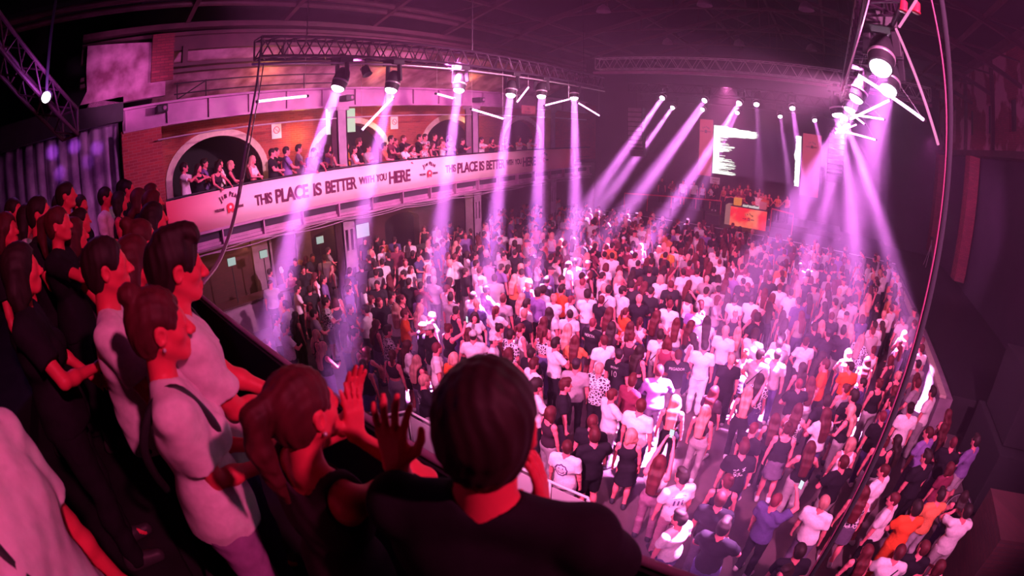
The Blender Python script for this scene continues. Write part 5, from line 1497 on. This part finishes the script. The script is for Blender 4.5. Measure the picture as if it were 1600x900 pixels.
def cands(q):
    A, B, Cc = q['nb']; b = 'person in ' + q['tw'] + ' with ' + q['hw'] if q['hw'][-3:] != 'cap' else 'person in ' + q['tw'] + ' and ' + q['hw']
    s = lambda r: r['tw']
    return [b + ', ' + q['z'], b + ', ' + q['pw'] + ', ' + q['z'], b + ' beside ' + s(A) + ', ' + q['z'], b + ', ' + q['pw'] + ', beside ' + s(A),
            b + ' between ' + s(A) + ' and ' + s(B), b + ', ' + q['pw'] + ', by ' + s(A) + ' and ' + s(B), b + ' by ' + s(A) + ', ' + s(B) + ' and ' + s(Cc)]
for q in ind: q['cs'] = cands(q)
levels = [Counter(q['cs'][i] for q in ind) for i in range(7)]
import re
def nwords(t): return len(re.findall(r"[A-Za-z0-9][A-Za-z0-9'\u2019-]*", t))
same = 0
for q in ind:
    for i in range(7):
        if levels[i][q['cs'][i]] == 1 and nwords(q['cs'][i]) <= 16: q['label'] = q['cs'][i]; break
    else: q['label'] = q['cs'][3]; same += 1
print('ambiguous labels', same)

GRP = {'floor': 'dancers on the dance floor', 'gallery': 'people on the side gallery', 'stage': 'people on the stage'}
INKW = mat('shirt_print_white', (.85, .75, .82), .8); INKD = mat('shirt_print_dark', (.09, .04, .16), .8)


def back_print(o, q, kind):
    """lettering or figure printed on the back of a shirt, laid on the cloth and following it"""
    P = pose(q['sx'], q['ps']); me = part_mesh(q['sx'], q['ps'], 'top', q['top'])
    co = np.empty(len(me.vertices) * 3, np.float32); me.vertices.foreach_get('co', co); co = co.reshape(-1, 3)
    bk = co[co[:, 1] < 0]

    def wrap(o2):
        for v_ in o2.data.vertices:
            x, z = v_.co.x, v_.co.z; d = (bk[:, 0] - x) ** 2 + (bk[:, 2] - z) ** 2; k = np.argsort(d)[:5]
            v_.co.y = float(bk[k, 1].mean()) - .006
        o2.parent = o
    X = (1, 0, 0); U = (0, 0, 1)
    def curve(pts, r, m, nm):
        a = MB().tube(pts, r, 5, close=False).build(nm, m); wrap(a)
    cz = P.chest[2] + .02
    if kind == 'smile':
        curve([(.10 * math.cos(t) * (1 + .05 * math.sin(9 * t)), 0, cz - .05 + .10 * math.sin(t) * (1 + .05 * math.sin(9 * t))) for t in np.linspace(0, 2 * PI, 60)], .011, INKD, 'printed_ring')
        curve([(.055 * math.cos(t), 0, cz - .055 + .055 * math.sin(t)) for t in np.linspace(PI * 1.1, PI * 1.9, 16)], .008, INKD, 'printed_smile')
        for q_ in (-1, 1): curve([(q_ * .032, 0, cz - .02 + t) for t in (0, .012, .024)], .009, INKD, 'printed_eye')
    elif kind in ('NOCTA', 'PEGADOR'):
        a = text('printed_lettering', kind, .075, INKW, (0, 0, cz + .02), X, U, None, sx=1.0, bold=.002, align='CENTER'); wrap(a)
    elif kind == 'jersey':
        a = text('printed_lettering', 'BRONX', .05, INKW, (0, 0, cz + .05), X, U, None, align='CENTER'); wrap(a)
        a = text('printed_number', '10', .19, INKW, (0, 0, cz - .13), X, U, None, sx=.8, align='CENTER'); wrap(a)
    elif kind == 'face':
        for (x0, z0, x1, z1) in ((-.09, -.1, .09, .08),): 
            curve([(x0, 0, cz + z0), (x1, 0, cz + z0), (x1, 0, cz + z1), (x0, 0, cz + z1), (x0, 0, cz + z0)], .003, INKW, 'printed_frame')
        for q_ in range(4): curve([(-.04 + .02 * q_, 0, cz + .05 - .01 * q_), (-.02 + .02 * q_, 0, cz - .02), (-.03 + .02 * q_, 0, cz - .06)], .006, INKW, 'printed_figure')
    elif kind == 'heart':
        curve([(.012 * 5 * math.sin(t) ** 3, 0, cz - .06 + .012 * 4.4 * math.cos(t) * (1.2 - .35 * math.cos(t)) + .012 * math.cos(2 * t)) for t in np.linspace(0, 2 * PI, 40)], .005, INKW, 'printed_heart')
        for q_ in range(5): curve([((q_ - 2) * .03, 0, cz + .02), ((q_ - 2) * .045, 0, cz + .06)], .003, INKW, 'printed_spike')
    elif kind == 'gothic':
        r = random.Random(4)
        for q_ in range(14): x0, z0 = r.uniform(-.09, .07), r.uniform(-.13, .06); curve([(x0, 0, cz + z0), (x0 + r.uniform(-.03, .04), 0, cz + z0 + r.uniform(-.04, .04)), (x0 + .03, 0, cz + z0 + .01)], .005, INKW, 'printed_figure')
    elif kind == 'block':
        curve([(-.1, 0, cz - .15), (.1, 0, cz - .15), (.1, 0, cz + .06), (-.1, 0, cz + .06), (-.1, 0, cz - .15)], .003, INKD, 'printed_frame')
        for q_ in range(3): curve([(-.06 + .06 * q_, 0, cz - .1), (-.06 + .06 * q_, 0, cz + .0)], .014, INKD, 'printed_figure')
        a = text('printed_lettering', 'DETROIT', .035, INKD, (0, 0, cz + .015), X, U, None, align='CENTER'); wrap(a)


def strap(o, q):
    me = part_mesh(q['sx'], q['ps'], 'top', q['top']); co = np.empty(len(me.vertices) * 3, np.float32); me.vertices.foreach_get('co', co); co = co.reshape(-1, 3); bk = co[co[:, 1] < 0]
    P = pose(q['sx'], q['ps']); pts = []
    for t in np.linspace(0, 1, 9):
        x, z = .12 - .27 * t, P.sh[0][2] + .01 - .42 * t; d = (bk[:, 0] - x) ** 2 + (bk[:, 2] - z) ** 2; k = np.argsort(d)[:4]; pts.append((x, float(bk[k, 1].mean()) - .006, z))
    a = MB().tube(pts, .012, 6).build('bag_strap', M['black'], smooth=True); a.parent = o


for n_, q in enumerate(ind):
    o = person(q['sx'], q['ps'], q['top'], q['bot'], q['hair'], q['c'], q['h'], q['loc'], q['rz'], q['sc'], q['bc'])
    tag(o, q['label'], 'person', GRP[q['zone']])
    if q.get('print'): back_print(o, q, q['print'])
    elif q['sx'] == 'm' and q['c'] in 'wg' and n_ % 5 == 0 and q['zone'] == 'floor': strap(o, q)
    if q['ps'] == '2' or (q['ps'] == '7' and q['zone'] == 'floor'):
        P = pose(q['sx'], q['ps']); w_ = (Vector(P.wr[1]) + Vector(P.wr[0])) / 2 if q['ps'] == '7' else Vector(P.wr[1])
        ph = MB().box((-.037, -.005, -.075), (.037, .005, .075)).build('phone', M['black'], bevel=.004)
        ph.matrix_world = o.matrix_basis.copy(); ph.location = Vector(q['loc']) + Matrix.Rotation(q['rz'], 3, 'Z') @ ((w_ + Vector((0, .06, .10))) * q['sc']); ph.rotation_euler = (0, 0, q['rz'])
        tag(ph, 'dark phone held up by the ' + q['label'].replace('person', 'dancer', 1).split(',')[0].split(' beside')[0].split(' between')[0].split(' by ')[0], 'phone', 'phones held up in the crowd')
        sc_ = MB().box((-.033, -.0065, -.07), (.033, -.0055, .07)).build('phone_screen', emit('phone_glow', (.8, .9, 1), 1.0), None); sc_.parent = ph
    if q['key'] and q['zone'] == 'stage' and q['ps'] == '7':
        sg = MB().box((-.3, -.01, -.2), (.3, .01, .2)).build('hand_held_sign', M['white'])
        rr = q['rz'] + PI * 0; sg.location = Vector(q['loc']) + Vector((0, -.28, 1.98)) * q['sc']; 
        tag(sg, 'white hand written sign held up above the people on the stage', 'sign')
        for s_, z_ in (('I WANT', .02), ('YOU', -.13)):
            a = text('lettering', s_, .14, M['ink'], (0, -.014, z_), (1, 0, 0), (0, 0, 1), None, align='CENTER'); a.parent = sg

# the mass at the far side of the floor: coarser figures, coloured by vertex
VS, FS, CS = [], [], []; off = 0
MV = .033
cache = {}
def arr(sx, ps, part, kind):
    k = (sx, ps, part, kind)
    if k not in cache:
        P = pose(sx, ps); me = {'body': lambda: make_body(P, MV), 'top': lambda: make_top(P, MV * .85, kind, 2), 'bottom': lambda: make_bottom(P, MV, kind, 2), 'hair': lambda: make_hair(P, .024, kind, 2)}[part]()
        co = np.empty(len(me.vertices) * 3, np.float32); me.vertices.foreach_get('co', co)
        fi = np.empty(len(me.loops), np.int32); me.loops.foreach_get('vertex_index', fi)
        cache[k] = (co.reshape(-1, 3), fi.reshape(-1, 4)); bpy.data.meshes.remove(me)
    return cache[k]
for q in people:
    if not q.get('mass'): continue
    ps = q['ps'] if q['ps'] in '01375' else '0'
    top = q['top'] if q['top'] in ('tee', 'tank') else ('tank' if q['sx'] == 'w' else 'tee'); hair = {'quiff': 'short', 'curly': 'short', 'bun': 'bob', 'pony': 'long'}.get(q['hair'], q['hair'])
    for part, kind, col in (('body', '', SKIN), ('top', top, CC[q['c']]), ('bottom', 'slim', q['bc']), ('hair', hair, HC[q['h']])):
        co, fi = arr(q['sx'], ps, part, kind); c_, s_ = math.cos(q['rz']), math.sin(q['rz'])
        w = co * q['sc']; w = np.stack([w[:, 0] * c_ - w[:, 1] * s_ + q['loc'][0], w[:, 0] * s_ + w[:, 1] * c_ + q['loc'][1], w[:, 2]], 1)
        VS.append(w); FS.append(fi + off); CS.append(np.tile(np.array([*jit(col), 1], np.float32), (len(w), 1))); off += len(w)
V = np.concatenate(VS).astype(np.float32); F_ = np.concatenate(FS); Cl = np.concatenate(CS)
me = bpy.data.meshes.new('distant_crowd'); me.vertices.add(len(V)); me.vertices.foreach_set('co', V.ravel()); me.loops.add(F_.size); me.loops.foreach_set('vertex_index', F_.ravel().astype(np.int32))
me.polygons.add(len(F_)); me.polygons.foreach_set('loop_start', np.arange(0, F_.size, 4, dtype=np.int32)); me.polygons.foreach_set('use_smooth', [True] * len(F_)); me.update(calc_edges=True)
at = me.color_attributes.new('dye', 'FLOAT_COLOR', 'POINT'); at.data.foreach_set('color', Cl.ravel())
m, nt, b = newmat('crowd_cloth'); b.inputs['Roughness'].default_value = .8
vc = nt.nodes.new('ShaderNodeVertexColor'); vc.layer_name = 'dye'; nt.links.new(vc.outputs[0], b.inputs['Base Color'])
me.materials.append(m); o = bpy.data.objects.new('distant_crowd', me); COL.objects.link(o)
tag(o, 'densely packed far part of the crowd on the dance floor before the stage', 'crowd', kind='stuff')
print('mass verts', len(V))

# ------------------------------------------------------------------ people close to the camera on the rear balcony
def close_person(label, sx, head_px, r, rz, top, bot, hair, c, h, vox=.0075, floor=None, hands=(None, None), outs=((-1, -.4, -.3), (1, -.4, -.3)), turn=0, nod=0, lean=0, hk=(None, None), bcol=None, world_hands=True, hip=0, step=0):
    """stands so that the head is seen at head_px, r metres away; hands given as points of the hall, or in the figure's own frame"""
    hp = at_r(*head_px, r); fz = floor
    if fz is None:
        fz = GF
        for i in range(3):
            if hp.y < -.15 - .95 * i: fz = GF + .18 * (i + 1)
    base = Pose(sx, turn=turn, nod=nod, lean=lean, hip=hip, step=step)
    sc = max(.9, min(1.1, (hp.z - fz) / base.head[2]))
    Rz = Matrix.Rotation(rz, 3, 'Z'); off = Rz @ Vector(base.head) * sc
    loc = Vector((hp.x - off.x, hp.y - off.y, fz))
    hl = []
    for q in hands:
        if q is None: hl.append(None)
        elif world_hands: v = Rz.transposed() @ ((Vector(q) - loc) / sc); hl.append(np.array(v) / np.array([1, 1, base.k]))
        else: hl.append(np.array(q, float))
    P = Pose(sx, turn=turn, nod=nod, lean=lean, hip=hip, step=step, hand_l=hl[0], hand_r=hl[1], out_l=outs[0], out_r=outs[1])
    def add(name, me, m, col, par):
        me.materials.append(m); o = bpy.data.objects.new(name, me); COL.objects.link(o); o.color = (*col, 1)
        if par is not None: o.parent = par
        return o
    body = add('person', make_body(P, vox, hk), M['skin'], (.85, .06, .11), None)  # redder than crowd skin: the red light here is put into the colour
    body.location = loc; body.rotation_euler = (0, 0, rz); body.scale = (sc, sc, sc)
    add({'tee': 'tshirt', 'long': 'shirt', 'tank': 'tank_top', 'crop': 'crop_top', 'dress': 'dress', 'hoodie': 'hoodie'}[top], make_top(P, vox * 1.1, top, int(head_px[0]) % 97), M['cloth'], CC[c], body)
    add({'skirt': 'skirt', 'shorts': 'shorts'}.get(bot, 'trousers'), make_bottom(P, vox * 1.8, bot, 3), M['cloth'], bcol or CC['k'], body)
    add('cap' if hair == 'cap' else 'hair', make_hair(P, vox, hair, 7), M['hair'], HC[h], body)
    for i in (0, 1): add('shoe', make_shoe(P, i, .014), M['shoe'], (.05, .04, .05), body)
    tag(body, label, 'person', 'people on the rear balcony')
    return body, P, sc


UP = dict(aim=(0, .15, 1))
# man in white shirt with dark quiff, hands on the rail
p1, P1, s1 = close_person('person in open white T-shirt with dark quiff, hands together on the balcony barrier', 'm', (276, 420), 1.75, -.10, 'tee', 'slim', 'quiff', 'w', 'd', .0065, hands=((.02, .31, 1.05), (.10, .32, 1.07)), outs=((-.2, -.9, -.4), (.2, -.9, -.4)), world_hands=False, nod=-.12,
                          hk=(dict(curl=.9, palm=(0, .2, -1)), dict(curl=.9, palm=(0, .2, -1))), bcol=CC['b'])
# woman with pinned hair and white tee, hands in front
p2, P2, s2 = close_person('person in white T-shirt with pinned auburn hair and earring, hands clasped at the belt', 'w', (250, 512), 1.5, -.15, 'tee', 'slim', 'bun', 'w', 'r', .0065, hands=((-.02, .27, 1.08), (.07, .26, 1.08)), outs=((-.1, -.9, -.5), (.12, -.9, -.5)), world_hands=False, nod=-.05,
                          hk=(dict(curl=.9, palm=(1, 0, -.3)), dict(curl=.9, palm=(-1, 0, -.3))), bcol=(.4, .18, .42))
e_ = MB().lathe([(.002, -.006), (.006, -.003), (.006, .003), (.002, .006)], tuple(P2.H(.082, .0, -.044)), (0, 0, 1), 10).build('earring', M['alu'], smooth=True); e_.parent = p2
def body_strap(P, par, side=1, m=None, r=.016):
    pts = []
    for t in np.linspace(0, 1, 14):
        a = -1.2 + 2.6 * t
    sh = P.sh[1 if side > 0 else 0]; 
    pts = [sh + V3(-.05 * side, .12, -.16), sh + V3(-.05 * side, .10, -.05), sh + V3(-.05 * side, .03, .062), sh + V3(-.05 * side, -.06, .03), sh + V3(-.06 * side, -.135, -.08), sh + V3(-.10 * side, -.15, -.2), sh + V3(-.2 * side, -.15, -.35)]
    o = MB().tube(bez([tuple(p) for p in pts], 6), r, 8).build('bag_strap', m or M['black'], smooth=True); o.parent = par
body_strap(P2, p2); body_strap(P1, p1, -1, M['black'])
p3, P3, s3 = close_person('person in white T-shirt with short dark hair, behind the one with the quiff', 'm', (168, 420), 2.1, -.15, 'tee', 'slim', 'short', 'w', 'd', .008, hands=((.0, .24, 1.05), (.10, .26, 1.05)), world_hands=False, hk=(dict(curl=.8), dict(curl=.8)))
# clapping woman with ponytail, back to the camera
hw = at_r(548, 640, 1.2); hw2 = at_r(543, 606, 1.27)
p4, P4, s4 = close_person('person with auburn ponytail and thin black straps, clapping with hands raised', 'w', (474, 640), 1.16, .12, 'tank', 'slim', 'pony', 't', 'r', .006, hands=(hw2 - Vector((0, 0, .07)), hw - Vector((0, 0, .08))), nod=.0,
                          hk=(dict(curl=.15, palm=(1, 0, 0), aim=(.15, .2, 1)), dict(curl=.15, palm=(-1, 0, 0), aim=(-.1, .2, 1))), outs=((-1, -.1, -1), (1, -.1, -1)))
e_ = MB().lathe([(.002, -.006), (.006, -.003), (.006, .003), (.002, .006)], tuple(P4.H(.082, .0, -.044)), (0, 0, 1), 10).build('earring', M['alu'], smooth=True); e_.parent = p4
# big man in black right in front, hands lifted to clap
p5, P5, s5 = close_person('biggest person, dark hair and black T-shirt, seen from behind, hands raised apart', 'm', (762, 664), .80, .42, 'tee', 'slim', 'short', 'k', 'd', .006, hands=(at_r(619, 728, 1.02), at_r(848, 800, 1.05)), nod=.05,
                          hk=(dict(curl=.2, palm=(.1, 1, 0), aim=(-.05, .1, 1), spread=.28), dict(curl=.25, palm=(-1, 0, 0), aim=(-.15, .2, 1))), outs=((-.25, .6, -1), (.25, .6, -1)))
# back of the person at the lower corner
p6, P6, s6 = close_person('person in pink lit pale T-shirt with dark bag strap, standing lowest beside the camera', 'm', (-100, 590), 1.1, -.35, 'tee', 'slim', 'short', 'w', 'd', .009, floor=GF + .0, hands=(None, None), world_hands=False)
body_strap(P6, p6)

# the rest of the rear balcony
REAR = [
    ((35, 425), 2.3, 'wkd1', 'bob', 'person with spectacles and bobbed dark hair, lowest of the dark group by the frame edge', .3),
    ((62, 335), 3.9, 'mkd1', 'short', 'person with beard and spectacles in black T-shirt, arms down', 0),
    ((92, 352), 3.5, 'wkr6', 'pony', 'person in black T-shirt with ponytail holding hands together, beside the bearded one', .1),
    ((115, 356), 3.7, 'wtr1', 'bob', 'person with bobbed auburn hair looking down at a phone', .1),
    ((165, 302), 6.6, 'mwd0', 'short', 'person in long white shirt standing near the brick pier, hair dark', .1),
    ((185, 287), 6.4, 'wtd0', 'bob', 'person in black sleeveless top near the brick pier, dark bob', 0),
    ((198, 274), 7.4, 'mkd0', 'short', 'tallest dark silhouette directly before the brick pier', 0),
    ((192, 268), 8.0, 'mkd0', 'curly', 'small dark silhouette half hidden before the brick pier', 0),
    ((216, 288), 5.9, 'wkr0', 'long', 'person with spectacles and long auburn hair before the brick pier', 0),
    ((236, 286), 6.6, 'wtr0', 'long', 'person with long hair against the brick pier, head tilted up', 0),
    ((240, 318), 4.9, 'wkr0', 'long', 'person peeking between long-haired heads at the banner end', 0),
    ((242, 342), 3.9, 'wkd0', 'long', 'person with very long dark hair in front of the banner corner', 0),
    ((222, 378), 2.8, 'wwr0', 'bun', 'person in pale top with hand near face, behind the quiff', .1),
    ((212, 410), 2.4, 'wkr0', 'long', 'person with long auburn hair between the two white T-shirts', .05),
    ((122, 300), 4.9, 'wkd6', 'pony', 'person in black T-shirt clapping, dark ponytail', .05),
    ((122, 280), 6.0, 'mkd8', 'short', 'dark clothed person with hand at the head before the violet curtain', 0),
    ((92, 286), 5.6, 'wkd0', 'long', 'person with long dark hair before the violet curtain', 0),
    ((103, 296), 5.0, 'mwd0', 'short', 'person in white T-shirt before the violet curtain', 0),
    ((38, 290), 4.6, 'wwd0', 'long', 'person with long hair in pale long top, upper corner group', 0),
    ((18, 290), 5.0, 'mkd0', 'short', 'person in dark T-shirt in the upper corner group, short hair', 0),
    ((4, 303), 3.8, 'wkr0', 'long', 'person in navy top at the very edge of the upper corner group', 0),
]
for i, (px, r, code, hair, lb, ex) in enumerate(REAR):
    sx, c, h, ps = style(code); kw = POSES[ps]
    top = 'tank' if c == 't' else ('long' if 'long white' in lb else 'tee')
    close_person(lb, sx, px, r, face(*at_r(*px, r)[:2], R2.gauss(0, .12), (-2, 22)) - .15, top, 'slim', hair, c, h, .011 if r < 4.5 else .015, hands=(kw.get('hand_l'), kw.get('hand_r')), world_hands=False, turn=kw.get('turn', 0), hk=(dict(curl=.6), dict(curl=.6)))
